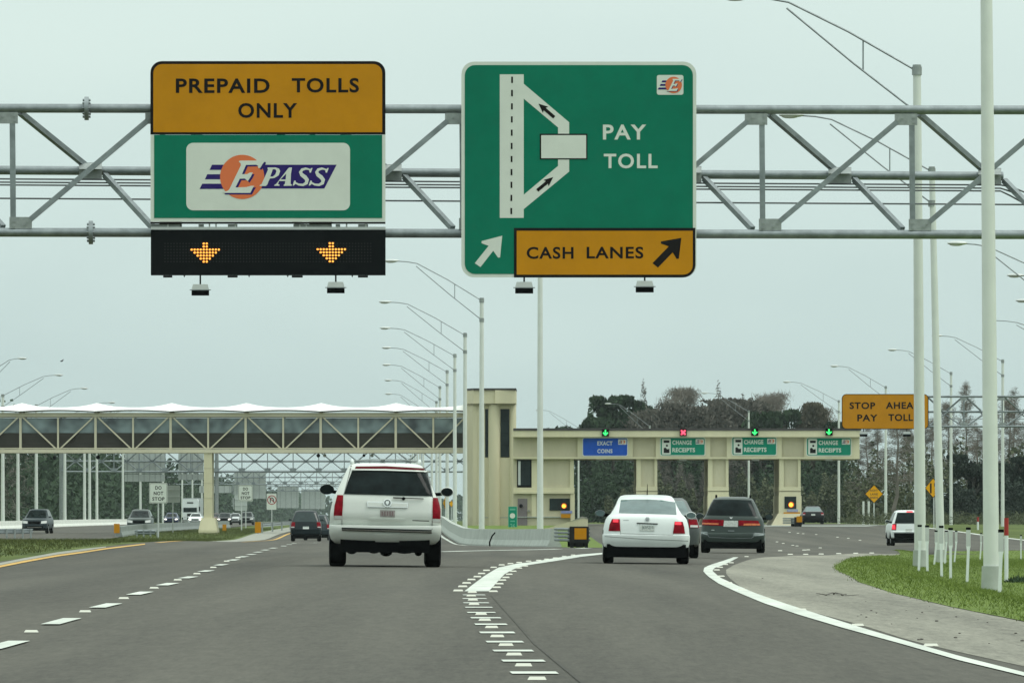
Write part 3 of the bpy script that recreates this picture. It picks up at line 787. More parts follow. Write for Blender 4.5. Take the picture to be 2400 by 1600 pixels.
# ------------------------------------------------------------------ second gantry, STOP AHEAD PAY TOLL
GD2 = 440.0
Zd = zm(3.92, 1960, 860)
S2 = pl(GD2)
g2t = thing('sign_gantry', 'thin grey truss gantry at the right carrying the STOP AHEAD sign', 'sign gantry', GX(2500, GD2))
for yy, off, xe in ((929, 0, 2700), (999, 0, 2700), (964.6, -1.3, 2700)):
    MB().tube([S2(1985, yy, off), S2(xe, yy, off)], .075, 10).build('chord', M_galv, g2t, smooth=True)
for i in range(-2, 6):
    vx = 2259 + 90*i
    if vx < 1985: continue
    MB().bar(S2(vx, 931), S2(vx, 997), .09, .09).build('vertical_strut', M_galv, g2t)
    MB().bar(S2(vx+6, 931, -.05), S2(vx+40, 962, -1.3), .08, .08).build('diagonal_brace', M_galv, g2t)
    MB().bar(S2(vx+50, 962, -1.3), S2(vx+86, 931, -.05), .08, .08).build('diagonal_brace', M_galv, g2t)
    MB().bar(S2(vx+10, 996, .03), S2(vx+52, 966, -1.2), .08, .08).build('diagonal_brace', M_galv, g2t)
    MB().bar(S2(vx+40, 968, -1.3), S2(vx+84, 996, -.05), .06, .06).build('diagonal_brace', M_galv, g2t)
    MB().prism([(vx-7, 990), (vx+9, 990), (vx+9, 996), (vx-7, 996)], S2, .04, .06).build('gusset_plate', M_galvd, g2t)
    MB().prism([(vx-9, 932), (vx+7, 932), (vx+7, 938), (vx-9, 938)], S2, .04, .06).build('gusset_plate', M_galvd, g2t)
MB().tube([S2(2000, 981.5, -1), S2(2700, 981.5, -1)], .02, 5).build('conduit', M_galv, g2t)
bb = S2(2700, 950); MB().tube([(bb.x, bb.y, float(zg(bb.x, bb.y))), (bb.x, bb.y, S2(2700, 915).z)], .22, 14).build('column', M_galv, g2t, smooth=True)
s3 = thing('toll_sign', 'orange overhead sign reading STOP AHEAD PAY TOLL partly behind a lamp post', 'road sign', S2(2074, 1005))
MB().prism(rr(*Q(Zd, 50, 247, 848, 570), 11), S2, .15, .2).build('border', M_sb, s3)
MB().prism(rr(*Q(Zd, 57, 254, 841, 563), 9), S2, .201, .21).build('orange_panel', M_org, s3)
for wd, q in (('STOP', (122,322,358,385)), ('AHEAD', (455,320,778,383)), ('PAY', (193,434,380,497)), ('TOLL', (478,430,705,495))): word(wd, S2, Q(Zd, *q), .216, M_sb, s3, .03)
sign_light(2024, 1011, 19, 1005, 'small grey hooded lamp under the STOP half of the STOP AHEAD sign', S2, .2)
sign_light(2125.5, 1011, 19, 1005, 'small grey hooded lamp beside the tall lamp post under the STOP AHEAD sign', S2, .2)

# ------------------------------------------------------------------ toll plaza
TD = 495.0
zt = float(zg(12, TD))
T = pl(TD)
tz = lambda y: ZC + (HY-y)*TD/F
tx = lambda x: (x-CX)*TD/F
def tbox(mb, x0, x1, y0, y1, f, b, zmin=None):
    """box from photo columns x0..x1, rows y0 (top)..y1 (bottom), front f metres before and back b metres behind the facade"""
    return mb.box(tx(x0), tx(x1), TD-f, TD+b, zmin if zmin is not None else tz(y1), tz(y0))
plaza = thing('toll_plaza', 'long cream toll plaza with flat canopy and booth piers across the cash lanes', 'toll plaza', (tx(1600), TD, zt))
mb = MB(); tbox(mb, 1203, 2016, 1009, 1024, .75, 11.7); mb.build('canopy_fascia', M_cream, plaza)
mb = MB(); tbox(mb, 1203, 2017, 1003.5, 1009, .80, 11.75); mb.build('roof_edge', M_roofd, plaza)
mb = MB(); tbox(mb, 1203, 2014, 1024, 1070.5, 0, 11.2); mb.build('canopy_wall', M_cream2, plaza)
mb = MB(); tbox(mb, 1203, 2014.5, 1070.5, 1075, .28, 11.4); mb.build('canopy_soffit', M_cream, plaza)
for a, b in ((1353.5, 1483), (1537, 1664.5), (1703, 1832), (1885, 2014.2)):
    mb = MB(); tbox(mb, a, b, 1024.2, 1070.3, .22, -.0); mb.build('sign_backing', M_cream, plaza)
# left block of the plaza
mb = MB(); tbox(mb, 1203, 1343, 1075, 1232, -.2, 11, zt-.5); mb.build('building_wall', M_cream2, plaza)
for q in ((1203, 1346, 1151, 1156, .12, 0), (1203, 1346.5, 1142, 1151, .02, .2), (1246, 1262, 1075, 1142, -.05, .25), (1336, 1345, 1075, 1142, -.05, .25), (1246, 1256, 1156, 1210, -.08, .25), (1337, 1347, 1156, 1232, .05, .25, zt-.5)):
    mb = MB(); tbox(mb, *q); mb.build('wall_trim', M_cream, plaza)
mb = MB(); tbox(mb, 1203, 1347, 1210, 1212, -.06, .3); mb.build('wall_joint', M_conc, plaza)
wn = MB(); tbox(wn, 1212, 1246, 1077, 1142, -.12, .3); wn = wn.build('window', M_black, plaza)
mb = MB(); tbox(mb, 1214, 1243, 1079, 1137, -.09, .3); mb.build('pane', M_gwin, wn)
mb = MB(); tbox(mb, 1214.5, 1220, 1080, 1136, -.06, .3); mb.build('mullion', M_alum, wn)
dr = MB(); tbox(dr, 1213.5, 1236, 1168, 1232, -.12, .3, zt-.1); dr = dr.build('door', M_door, plaza)
mb = MB(); mb.prism(circ(1221, 1184.5, 4.2, 14), T, -.05, .16); mb.build('door_light', M_black, dr)
mb = MB(); tbox(mb, 1238, 1241, 1194, 1198, .1, .3); mb.build('handle', M_galvd, dr)
wn = MB(); tbox(wn, 1288, 1335.5, 1167.5, 1195.5, -.14, .3); wn.build('booth_window', M_gwin, plaza)
def pier(xa, xb, base_l, base_r, window):
    mb = MB(); tbox(mb, xa, xb, 1075, 1232, -.15, 10.5, zt-.2); mb.build('pier', M_cream2, plaza)
    for q in ((xa-.5, xa+10, 1075, 1140, .0, .3), (xb-6, xb+.5, 1075, 1140, .0, .3), (xa-1, xb+1, 1140, 1150, .04, 10.6), (xa-1, xb+1, 1152, 1161, .02, .4)):
        mb = MB(); tbox(mb, *q); mb.build('pier_trim', M_cream, plaza)
    mb = MB(); tbox(mb, xa-1.5, xb+2.5, 1161, 1203, .06, 10.6); mb.build('booth', M_cream, plaza)
    mb = MB()
    z0, z1 = zt-.2, tz(1203)
    mb.hexa([(tx(base_l), TD-.9, z0), (tx(base_r), TD-.9, z0), (tx(base_r), TD+12, z0), (tx(base_l), TD+12, z0), (tx(xa-4), TD-.2, z1), (tx(xb+2), TD-.2, z1), (tx(xb+2), TD+11, z1), (tx(xa-4), TD+11, z1)])
    mb.build('booth_base', M_cream2, plaza)
    if window:
        mb = MB(); tbox(mb, 1838.5, 1866, 1163, 1191.5, .10, .0); mb.build('booth_window', M_gwin, plaza)
        mb = MB(); tbox(mb, 1845, 1869.5, 1193, 1198.8, .11, 0); mb.build('small_blue_sign', mat('faded_blue_sign', (.20, .24, .48), .6), plaza)
        mb = MB(); mb.text('RECEIPTS', T, 1847, 1194.2, 1868, 1197.8, .115, .01, 1.0); mb.build('lettering', M_sw, plaza)
        mb = MB(); tbox(mb, 1836.5, 1875, 1199.6, 1203, .12, 0); mb.build('orange_bar', M_org, plaza)
pier(1492, 1540, 1478, 1545, False); pier(1660, 1707, 1642, 1712, False); pier(1827, 1876, 1803, 1852, True)
mb = MB(); tbox(mb, 1315, 1341, 1196.5, 1202, .12, 0); mb.build('small_blue_sign', mat('faded_blue_sign', (.20, .24, .48), .6), plaza)
mb = MB(); tbox(mb, 1315, 1337, 1204, 1213, .12, 0); mb.build('small_orange_sign', M_org, plaza)
# camera boxes under the canopy
for a in (1406, 1601, 1772, 1945):
    mb = MB(); tbox(mb, a-9, a+9, 1075.2, 1079, -1.0, 1.5); mb.build('canopy_light', M_alum, plaza)

def beacon(x, y, r, label):
    o = thing('warning_beacon', label, 'warning light', T(x, y, .2))
    MB().prism(circ(x, y, r, 20), T, .14, .26).build('housing', M_amberring, o)
    MB().prism(circ(x-.5, y+.3, r*.66, 16), T, .261, .30).build('lens', M_amberlit, o)
beacon(1322, 1185, 6.4, 'lit amber beacon at the window of the plaza building left of the white sedan')
beacon(1854.3, 1182, 6.8, 'lit amber beacon at the window of the booth right of the minivan')

def lane_light(cx, cy, red, label):
    o = thing('lane_signal', label, 'lane signal', T(cx, cy, .9), 'lane signals along the plaza canopy')
    h = 8.3
    MB().prism([(cx-h, cy-h), (cx+h, cy-h), (cx+h, cy+h), (cx-h, cy+h)], T, .752, .95).build('housing', M_black, o)
    m = MB()
    if red:
        m.prism(stroke([(cx-5.2, cy-5.2), (cx+5.2, cy+5.2)], 3.6), T, .951, .965); m.prism(stroke([(cx+5.2, cy-5.2), (cx-5.2, cy+5.2)], 3.6), T, .952, .966)
        m.build('red_cross', M_redX, o)
        MB().prism([(cx-6.5, cy-6.5), (cx+6.5, cy-6.5), (cx+6.5, cy+6.5), (cx-6.5, cy+6.5)], T, .94, .9505).build('glow_face', mat('red_glow_face', (.22, .01, .02), .4), o)
    else:
        m.prism([(cx-1.5, cy-6.5), (cx+1.5, cy-6.5), (cx+1.5, cy+1.5), (cx+5.2, cy-1.5), (cx+6.4, cy+1.0), (cx, cy+7.2), (cx-6.4, cy+1.0), (cx-5.2, cy-1.5), (cx-1.5, cy+1.5)], T, .951, .965)
        m.build('green_arrow', M_grnlit, o)
lane_light(1419, 1013.5, False, 'green down arrow signal above the blue EXACT COINS sign')
lane_light(1601.3, 1013, True, 'red X signal on the plaza canopy')
lane_light(1769, 1012, False, 'green down arrow signal above the middle CHANGE RECEIPTS sign')
lane_light(1943, 1011.5, False, 'green down arrow signal beside the STOP AHEAD sign')

def plaza_sign(x0, y0, x1, y1, blue, label):
    o = thing('plaza_sign', label, 'road sign', T(x0, y1, .25), None if blue else 'green signs on the plaza canopy')
    f = T; wd, h = x1-x0, y1-y0
    MB().prism(rr(x0, y0, x1, y1, 5), f, .222, .27).build('border', M_sw, o)
    MB().prism(rr(x0+2, y0+2, x1-2, y1-2, 4), f, .271, .276).build('panel', M_blue if blue else M_grn2, o)
    lp_ = MB().prism(rr(x0+.785*wd, y0+.10*h, x0+.965*wd, y0+.38*h, 1), f, .277, .282).build('logo_panel', M_sw, o)
    cx, cy = x0+.88*wd, y0+.24*h
    MB().prism(circ(cx+1.5, cy, 5.0, 18), f, .283, .285).build('orange_disc', M_logo_o, lp_)
    m = MB()
    for k in (-3, 0, 3): m.prism([(cx-7.5-k*.5, cy+k-.8), (cx-2, cy+k-.8), (cx-2, cy+k+.8), (cx-8.5-k*.5, cy+k+.8)], f, .2835, .2855)
    m.build('blue_stripes', M_logo_b, lp_)
    m = MB(); m.text('E', f, cx-1.5, cy-4, cx+4, cy+4, .287, .03); m.build('logo_letters', M_sw, lp_)
    if blue:
        word('EXACT', f, (x0+.33*wd, y0+.20*h, x0+.66*wd, y0+.42*h), .278, M_sw, o, .03, 1.1); word('COINS', f, (x0+.33*wd, y0+.61*h, x0+.66*wd, y0+.83*h), .278, M_sw, o, .03, 1.1)
    else:
        word('CHANGE', f, (x0+.275*wd, y0+.17*h, x0+.70*wd, y0+.40*h), .278, M_sw, o, .03, 1.1); word('RECEIPTS', f, (x0+.275*wd, y0+.57*h, x0+.77*wd, y0+.80*h), .278, M_sw, o, .03, 1.05)
    if not blue:
        pic = MB().prism(rr(x0+.045*wd, y0+.08*h, x0+.24*wd, y0+.92*h, 2), f, .277, .282).build('pictogram_panel', M_sw, o)
        q = MB()
        q.prism([(x0+.085*wd, y0+.17*h), (x0+.21*wd, y0+.17*h), (x0+.21*wd, y0+.30*h), (x0+.085*wd, y0+.30*h)], f, .283, .285)
        q.prism([(x0+.085*wd, y0+.58*h), (x0+.125*wd, y0+.55*h), (x0+.16*wd, y0+.64*h), (x0+.21*wd, y0+.62*h), (x0+.21*wd, y0+.84*h), (x0+.085*wd, y0+.84*h)], f, .283, .285)
        q.prism(circ(x0+.155*wd, y0+.45*h, 2.6, 12), f, .283, .285)
        q.build('attendant_pictogram', M_sb, pic)
plaza_sign(1364.5, 1024.5, 1472, 1069, True, 'blue EXACT COINS sign on the plaza canopy')
plaza_sign(1546.5, 1024, 1653.5, 1068, False, 'green CHANGE RECEIPTS sign below the red X signal')
plaza_sign(1714.5, 1022.5, 1821, 1067.5, False, 'green CHANGE RECEIPTS sign, middle one of the three')
plaza_sign(1889.5, 1024.5, 1996, 1068.5, False, 'green CHANGE RECEIPTS sign at the end of the canopy by the STOP AHEAD sign')

# concrete ramp nose in front of the first island, and its low apron
isl = thing('concrete_island', 'pale sloping concrete nose wall behind the crash cushion', 'concrete barrier', GX(1330, 455))
I = pl(452.0)
MB().prism([(1222, 1250), (1230, 1244), (1286, 1236), (1340, 1220), (1366, 1213), (1378, 1216), (1378, 1236), (1300, 1250)], I, -1.6, 0).build('nose_wall', M_cream2, isl)
MB().prism([(1336, 1221.5), (1364, 1209.5), (1375, 1211), (1379, 1216.5), (1367, 1213.4), (1341, 1220.6)], I, -1.4, .02).build('top_slab', M_curb, isl)

# ------------------------------------------------------------------ elevator tower
WD = 512.0
W_ = pl(WD); wx = lambda x: (x-CX)*WD/F; wz = lambda y: ZC+(HY-y)*WD/F
zt2 = float(zg(-1, WD))
tow = thing('elevator_tower', 'cream stair tower with tall dark windows at the end of the footbridge', 'tower', (wx(1150), WD, zt2))
def wbox(mb, x0, x1, y0, y1, f, b, z0=None): return mb.box(wx(x0), wx(x1), WD-f, WD+b, z0 if z0 is not None else wz(y1), wz(y0))
mb = MB()
mb.prism([(1089, 1), (1108, -.9), (1116, -1.0), (1207, -1.0), (1210, 3.8), (1089, 3.8)], lambda a, b, o: Vector((wx(a), WD+b, o)), zt2-.5, wz(946)).build('shaft', M_cream, tow)
for a, b in ((1120, 1132), (1144, 1172), (1195, 1208.5)): MB().tube([(wx((a+b)/2), WD-.95, zt2-.5), (wx((a+b)/2), WD-.95, wz(948))], wx(b)/2-wx(a)/2, 20).build('round_pilaster', M_cream, tow, smooth=True)
mb = MB()
mb.prism([(1087.5, .4), (1110, -1.5), (1160, -1.6), (1160.2, -1.75), (1209, -1.75), (1211, 4.2), (1087.5, 4.2)], lambda a, b, o: Vector((wx(a), WD+b, o)), wz(946), wz(915)).build('parapet', M_cream, tow)
mb = MB(); mb.prism([(1087, .3), (1110, -1.6), (1209.5, -1.85), (1211.5, 4.3), (1087, 4.3)], lambda a, b, o: Vector((wx(a), WD+b, o)), wz(915), wz(910.5)).build('roof_edge', M_roofd, tow)
mb = MB(); mb.prism([(1089, .7), (1110, -1.2), (1207.5, -1.35), (1210.4, 4), (1089, 4)], lambda a, b, o: Vector((wx(a), WD+b, o)), wz(949.5), wz(946)).build('cornice', M_cream2, tow)
for a, b in ((1137, 1147), (1173, 1194)):
    wn = MB(); wbox(wn, a, b, 958.5, 1071.5, 1.02, -.9); wn = wn.build('window', M_black, tow)
    m = MB()
    for k in range(4): wbox(m, a+1, b-1, 959.5+k*28, 959.5+k*28+27, 1.04, -1.0)
    m.build('pane', M_gwin, wn)
mb = MB(); wbox(mb, 1120, 1208, 1211, 1213, 1.015, -.98); mb.build('wall_joint', M_conc, tow)

# ------------------------------------------------------------------ footbridge with tent roof
BD = 514.0
B = pl(BD); bx = lambda x: (x-CX)*BD/F; bz = lambda y: ZC+(HY-y)*BD/F
DEP = 3.6
br = thing('footbridge', 'covered cream truss footbridge with white tent roof over the main road', 'footbridge', GX(487, BD))
XL, XR = -480, 1090
def bbox(mb, x0, x1, y0, y1, f, b): return mb.box(bx(x0), bx(x1), BD-f, BD+b, bz(y1), bz(y0))
for side in (0, 1):
    yo = side*DEP
    mb = MB(); bbox(mb, XL, XR, 967, 976.5, .14-yo, .14+yo); mb.build('top_beam', M_steelc, br)
    mb = MB(); bbox(mb, XL, XR, 1052.5, 1061, .18-yo, .18+yo); mb.build('bottom_beam', M_steelc, br)
    mb = MB(); bbox(mb, XL, XR, 1049, 1051, .09-yo, .02+yo); mb.build('floor_rail', M_steelc, br)
mb = MB(); bbox(mb, XL, XR, 1054, 1058, -.2, DEP-.2); mb.build('deck', M_conc, br)
peaks = [48-176.0*k for k in range(3, 0, -1)] + [48 + 175.9*k for k in range(0, 6)]
for side in (0, 1):
    yo = side*DEP
    fm = lambda x, y, off=0.0: P(x, y, BD) + Vector((0, yo-off*(1 if side == 0 else -1), 0))
    for k, px in enumerate(peaks):
        for xx, wd in ((px, .17), (px+88, .13)):
            if xx > XR-10: continue
            MB().bar(fm(xx, 963 if xx == px else 976), fm(xx, 1053), wd, wd).build('post', M_steelc, br)
        MB().bar(fm(px+5, 977, .02), fm(px+84, 1052, .02), .13, .1).build('diagonal_brace', M_steelc, br)
        if px+170 < XR+20:
            MB().bar(fm(px+92, 1052, .02), fm(px+171 if px+171 < XR else XR-2, 977 if px+171 < XR else 979, .02), .13, .1).build('diagonal_brace', M_steelc, br)
        if side == 0:
            for a, b in ((px+3, px+86), (px+90, px+173)):
                b = min(b, XR)
                if a >= b: continue
                m = MB(); bbox(m, a, b, 979, 1014, -.13, .15); m.build('window', M_gbridge, br)
                m = MB(); bbox(m, a, b, 1014.2, 1048.8, -.12, .17)
                m.build('louvre_panel', M_louv, br)
    if side == 1:
        m = MB(); m.box(bx(XL), bx(XR), BD+DEP-.2, BD+DEP-.15, bz(1049), bz(979)); m.build('rear_glazing', M_gbridge, br)
# tent: peaks on ridge masts, valleys between, scalloped lower edge
def tent_z(u, v):
    """u in 0..1 across a bay (0 = mast), v -1..1 across the deck"""
    k = abs(u-.5)*2
    ridge = bz(953.6) + (bz(943.2)-bz(953.6))*(k**2.4)
    eave = bz(960.4) + (bz(964)-bz(960.4))*(k**2)
    a = abs(v)
    return ridge*(1-a)**1.0*(1) + eave*(1-(1-a)**1.0) if True else 0
mb = MB(); NU, NV = 16, 9
for px in peaks:
    x1_ = px+175.9; o = len(mb.v)
    for i in range(NU+1):
        u = i/NU; xx = px+175.9*u
        if xx > XR: xx = XR; u = (XR-px)/175.9
        for j in range(NV):
            v = -1+2*j/(NV-1)
            mb.v.append((bx(xx), BD+DEP/2+v*(DEP/2+.5), tent_z(u, v)))
    for i in range(NU):
        if px+175.9*i/NU >= XR: break
        for j in range(NV-1): mb.f.append((o+i*NV+j, o+i*NV+j+1, o+(i+1)*NV+j+1, o+(i+1)*NV+j))
tt = mb.build('tent_roof', M_tent, br, smooth=True, angle=60)
tt.modifiers.new('thickness', 'SOLIDIFY').thickness = .03
mb = MB()
for px in peaks:
    pts = []
    for i in range(13):
        u = i/12; xx = px+175.9*u
        if xx > XR: break
        pts.append((bx(xx), BD-.5, tent_z(u, -1)-.03))
    mb.tube(pts, .045, 5)
mb.build('edge_cable', M_roofd, br)
pil = MB()
pil.box(bx(478), bx(497), BD-.1, BD+DEP-.3, bz(1216), bz(1061)); pil = pil.build('pillar', M_cream, br)
zb = float(zg(bx(487), BD))
m = MB(); m.hexa([(bx(466), BD-.5, zb-.4), (bx(509), BD-.5, zb-.4), (bx(509), BD+DEP+.2, zb-.4), (bx(466), BD+DEP+.2, zb-.4), (bx(466), BD-.5, bz(1242)), (bx(509), BD-.5, bz(1242)), (bx(509), BD+DEP+.2, bz(1242)), (bx(466), BD+DEP+.2, bz(1242))])
m.hexa([(bx(466), BD-.5, bz(1242)), (bx(509), BD-.5, bz(1242)), (bx(509), BD+DEP+.2, bz(1242)), (bx(466), BD+DEP+.2, bz(1242)), (bx(472), BD-.25, bz(1213)), (bx(503), BD-.25, bz(1213)), (bx(503), BD+DEP, bz(1213)), (bx(472), BD+DEP, bz(1213))])
m.build('pillar_base', M_cream, pil)
for yy in (1096, 1131, 1166): MB().box(bx(477.6), bx(497.4), BD-.115, BD+1, bz(yy+1), bz(yy)).build('pillar_joint', M_cream2, pil)
# toll cameras hanging below the deck
for k, (x, y, r, lt, lab) in enumerate(((107, 1067, 4, True, 'small pale camera under the footbridge above the dark oncoming suv'), (128, 1071, 4.5, False, 'round black sensor under the footbridge just left of the grey gantry column'), (229.5, 1070, 5, False, 'round black sensor under the footbridge beside a white lamp post'), (746, 1066, 4.5, False, 'round black sensor under the footbridge, left of the white suv roof'), (761, 1066, 4, True, 'pale camera paired with a black sensor left of the white suv roof'), (853, 1066, 3.5, False, 'small black sensor under the footbridge above the white suv roof'), (872, 1066, 4, True, 'pale camera under the footbridge above the white suv roof'))):
    o = thing('toll_camera', lab, 'camera', B(x, y, -1), 'cameras and sensors below the footbridge')
    MB().bar(B(x, 1060, -1), B(x, y, -1), .05, .05).build('bracket', M_galvd, o)
    MB().ell(B(x, y+1, -1), r*BD/F, r*BD/F*1.5, r*BD/F, 10, 6).build('body', M_alum if lt else M_black, o, smooth=True)

# ------------------------------------------------------------------ barriers, guardrails, cushions
def jersey(name, label, pts, h=.81, wt=.24, wb=.6, m=M_conc, dz=-.05):
    mb = MB(); n = len(pts); prof = [(-wb/2, dz), (-wb/2, .08), (-wb*.30, .32), (-wt/2, h), (wt/2, h), (wb*.30, .32), (wb/2, .08), (wb/2, dz)]
    k = len(prof)
    for i, (X, d) in enumerate(pts):
        a, b = pts[max(i-1, 0)], pts[min(i+1, n-1)]
        t = Vector((b[0]-a[0], b[1]-a[1])).normalized(); nx_, ny_ = t.y, -t.x
        z = float(zg(X, d))
        for u, v in prof: mb.v.append((X+nx_*u, d+ny_*u, z+v))
    for i in range(n-1):
        for j in range(k-1): mb.f.append((i*k+j, i*k+j+1, (i+1)*k+j+1, (i+1)*k+j))
    mb.f.append(tuple(range(k))); mb.f.append(tuple((n-1)*k+j for j in range(k))[::-1])
    o = mb.build(name, m, origin=(pts[0][0], pts[0][1], float(zg(*pts[0]))))
    return tag(o, label, 'barrier')
bp_ = [G(1352, 1283), G(1300, 1283.5), G(1200, 1283.5), G(1120, 1283.5)]
pts = [(bp_[0].x, bp_[0].y)] + [(bp_[1].x, bp_[1].y)]
def lerp2(a, b, n): return [(a[0]+(b[0]-a[0])*i/n, a[1]+(b[1]-a[1])*i/n) for i in range(n)]
b0 = (tx(1352)*290/TD, 291.0); b1 = ((1300-CX)*296/F, 297.0); b2 = ((1200-CX)*318/F, 320.0); b3 = ((1118-CX)*334/F, 334.0); b4 = (VX*352+4.35, 352.0)
bpts = lerp2(b1, b2, 8) + lerp2(b2, b3, 6) + lerp2(b3, b4, 5) + [(VX*d+4.35, d) for d in np.arange(352, 900, 6)]
jersey('concrete_barrier', 'long pale concrete barrier between the main road and the cash lanes', bpts)
mb = MB(); q = [G(1152, 1284), P(1152, 1248, 318)]
mb.tube([P(1148, 1284, 324.5), P(1147.5, 1270, 324.6), P(1153, 1256, 324.75), P(1160, 1247.5, 324.9)], .036, 6)
mb.build('joint_stain_and_shade', M_black, bpy.data.objects['concrete_barrier'])  # dark joint line, with the lamp post's shade drawn into it in black
jersey('white_barrier', 'low white concrete barrier along the far left edge of the oncoming road', [(VX*d-33.4, d) for d in list(np.arange(430, 990, 8))], .72, .3, .5, M_concw)
jersey('median_barrier', 'grey median barrier below the oncoming cars', [(VX*d-17.6+max(0, d-520)*.016, d) for d in np.arange(470, 690, 8)], .66, .3, .5, mat('weathered_concrete', (.20, .23, .22), .9, var=.12, scale=1))

def cushion(cx, ytop, ybot, d, wpx, plate, label):
    f = pl(d); o = thing('crash_cushion', label, 'crash cushion', GX(cx, d), 'crash cushions at the barrier noses')
    z0 = GX(cx, d).z; w2 = wpx/2*d/F; h = (ybot-ytop)*d/F; X = (cx-CX)*d/F
    m = MB(); m.box(X-w2*.86, X+w2*.86, d, d+.7, z0+h*.22, z0+h)
    m.box(X-w2*.8, X-w2*.5, d+.1, d+.5, z0-.03, z0+h*.22); m.box(X+w2*.5, X+w2*.8, d+.1, d+.5, z0-.03, z0+h*.22); m.box(X-w2*.3, X+w2*.35, d+.2, d+.5, z0+.03, z0+h*.22)
    m.build('nose', mat('worn_black_plastic', (.014, .015, .015), .7, var=.4, scale=4, spec=.15), o)
    m = MB()
    for sgn in (-1, 1):
        for k in range(4):
            z1 = z0 + h*(.30+.17*k)
            m.hexa([(X+sgn*w2*.88, d+.03, z1), (X+sgn*w2*1.0, d+.03, z1+.03), (X+sgn*(w2*1.0)-.55*(sgn < 0), d+6, z1+.03), (X+sgn*w2*.88-.55*(sgn < 0), d+6, z1), (X+sgn*w2*.88, d+.03, z1+h*.13), (X+sgn*w2*1.0, d+.03, z1+h*.09), (X+sgn*w2*1.0-.55*(sgn < 0), d+6, z1+h*.09), (X+sgn*w2*.88-.55*(sgn < 0), d+6, z1+h*.13)])
    m.build('corrugated_side', mat('weathered_rail', (.16, .19, .19), .5, .3, var=.3, scale=3), o)
    m = MB(); m.box(X-w2*.95, X+w2*.8, d+.8, d+5.5, z0+h*.05, z0+h*.9); m.build('cartridge_bay', M_black, o)
    MB().prism([(plate[0], plate[1]), (plate[2], plate[1]), (plate[2], plate[3]), (plate[0], plate[3])], f, .005, .02).build('orange_plate', M_org, o)
cushion(1357.5, 1233, 1283.5, 288.0, 52, (1346.5, 1237, 1374.5, 1263), 'black crash cushion with orange plate at the near end of the concrete barrier')
cushion(1871, 1207.5, 1230, 476.0, 20, (1867, 1209, 1880, 1223), 'small crash cushion with orange plate in front of the booth by the black sedan')

def wbeam(name, label, pts, h=.70, cat='guardrail', posts=2):
    o = thing(name, label, cat, (pts[0][0], pts[0][1], float(zg(*pts[0]))))
    m = MB()
    prof = [(0, -.16), (.07, -.10), (.07, -.05), (0, 0), (.07, .05), (.07, .10), (0, .16)]
    for X, d in pts:
        z = float(zg(X, d))+h-.16
        for u, v in prof: m.v.append((X-u, d-u, z+v))
    k = len(prof)
    for i in range(len(pts)-1):
        for j in range(k-1): m.f.append((i*k+j, i*k+j+1, (i+1)*k+j+1, (i+1)*k+j))
    r_ = m.build('rail', M_galv, o); r_.modifiers.new('thickness', 'SOLIDIFY').thickness = .01
    for X, d in pts[::posts]:
        z = float(zg(X, d)); MB().box(X+.02, X+.14, d-.05, d+.1, z-.05, z+h).build('rail_post', M_galvd, o)
wbeam('guardrail', 'short battered guardrail in the grass at the left edge of the photo', [(GX(x, 452).x, 452+.02*x) for x in range(-150, 84, 9)], .62)
wbeam('guardrail', 'grey guardrail rising to a peak left of the dark hatchback', [(GX(612, 515).x+.15*k*0 - (k*.10), 515+k*14) for k in range(0, 15)], .75)
wbeam('guardrail', 'low guardrail behind the grass left of the DO NOT STOP sign', [(GX(x, 470).x, 470-.0*x) for x in range(318, 372, 8)], .45)

# ------------------------------------------------------------------ vehicles
class Shape:
    """body as a stack of rounded plan outlines; levels = (height, half width, rear y, front y)"""
    def __init__(s, levels, bow=.05, r=.2, fbow=.12, fr=.32):
        s.L = levels; s.bow, s.r, s.fbow, s.fr = bow, r, fbow, fr
        s.a = np.array(levels, float)
    def at(s, z):
        a = s.a; return [float(np.interp(z, a[:, 0], a[:, k])) for k in (1, 2, 3)]
    @staticmethod
    def plan(x, W, bow, r):
        ax = min(abs(x), W); r = min(r, W*.9); y = bow*(ax/W)**2
        if ax > W-r: t = (ax-(W-r))/r; y += r*(1-math.sqrt(max(0, 1-t*t)))
        return y
    def rear(s, x, z, off=0.0):
        W, yr, yf = s.at(z); xx = max(-W, min(W, x)); y = yr + s.plan(xx, W, s.bow, s.r)
        t = max(0, (abs(xx)-(W-s.r))/s.r)
        return Vector((xx + math.copysign(off*t, xx), y - off*(1-.6*t), z))
    def front(s, x, z, off=0.0):
        W, yr, yf = s.at(z); xx = max(-W, min(W, x)); y = yf - s.plan(xx, W, s.fbow, s.fr)
        t = max(0, (abs(xx)-(W-s.fr))/s.fr)
        return Vector((xx + math.copysign(off*t, xx), y + off*(1-.6*t), z))
    def side(s, sg): return lambda y, z, off=0.0: Vector((sg*(s.at(z)[0]+off), y, z))
    def shell(s):
        mb = MB(); n = 37; tt = [-90+180*i/(n-1) for i in range(n)]; K = 0
        for (z, W, yr, yf) in s.L:
            ring = []
            for t in tt:
                x = W*math.sin(R(t)); ring.append((x, yr+s.plan(x, W, s.bow, s.r), z))
            a, b = ring[-1][1], yf - s.plan(W, W, s.fbow, s.fr)
            for k in (1, 2, 3): ring.append((W, a+(b-a)*k/4, z))
            for t in tt[::-1]:
                x = W*math.sin(R(t)); ring.append((x, yf-s.plan(x, W, s.fbow, s.fr), z))
            for k in (3, 2, 1): ring.append((-W, a+(b-a)*k/4, z))
            K = len(ring); mb.v += ring
        for j in range(len(s.L)-1):
            for i in range(K): mb.f.append((j*K+i, j*K+(i+1)%K, (j+1)*K+(i+1)%K, (j+1)*K+i))
        mb.f.append(tuple(range(K))[::-1]); e = (len(s.L)-1)*K; mb.f.append(tuple(e+i for i in range(K)))
        return mb
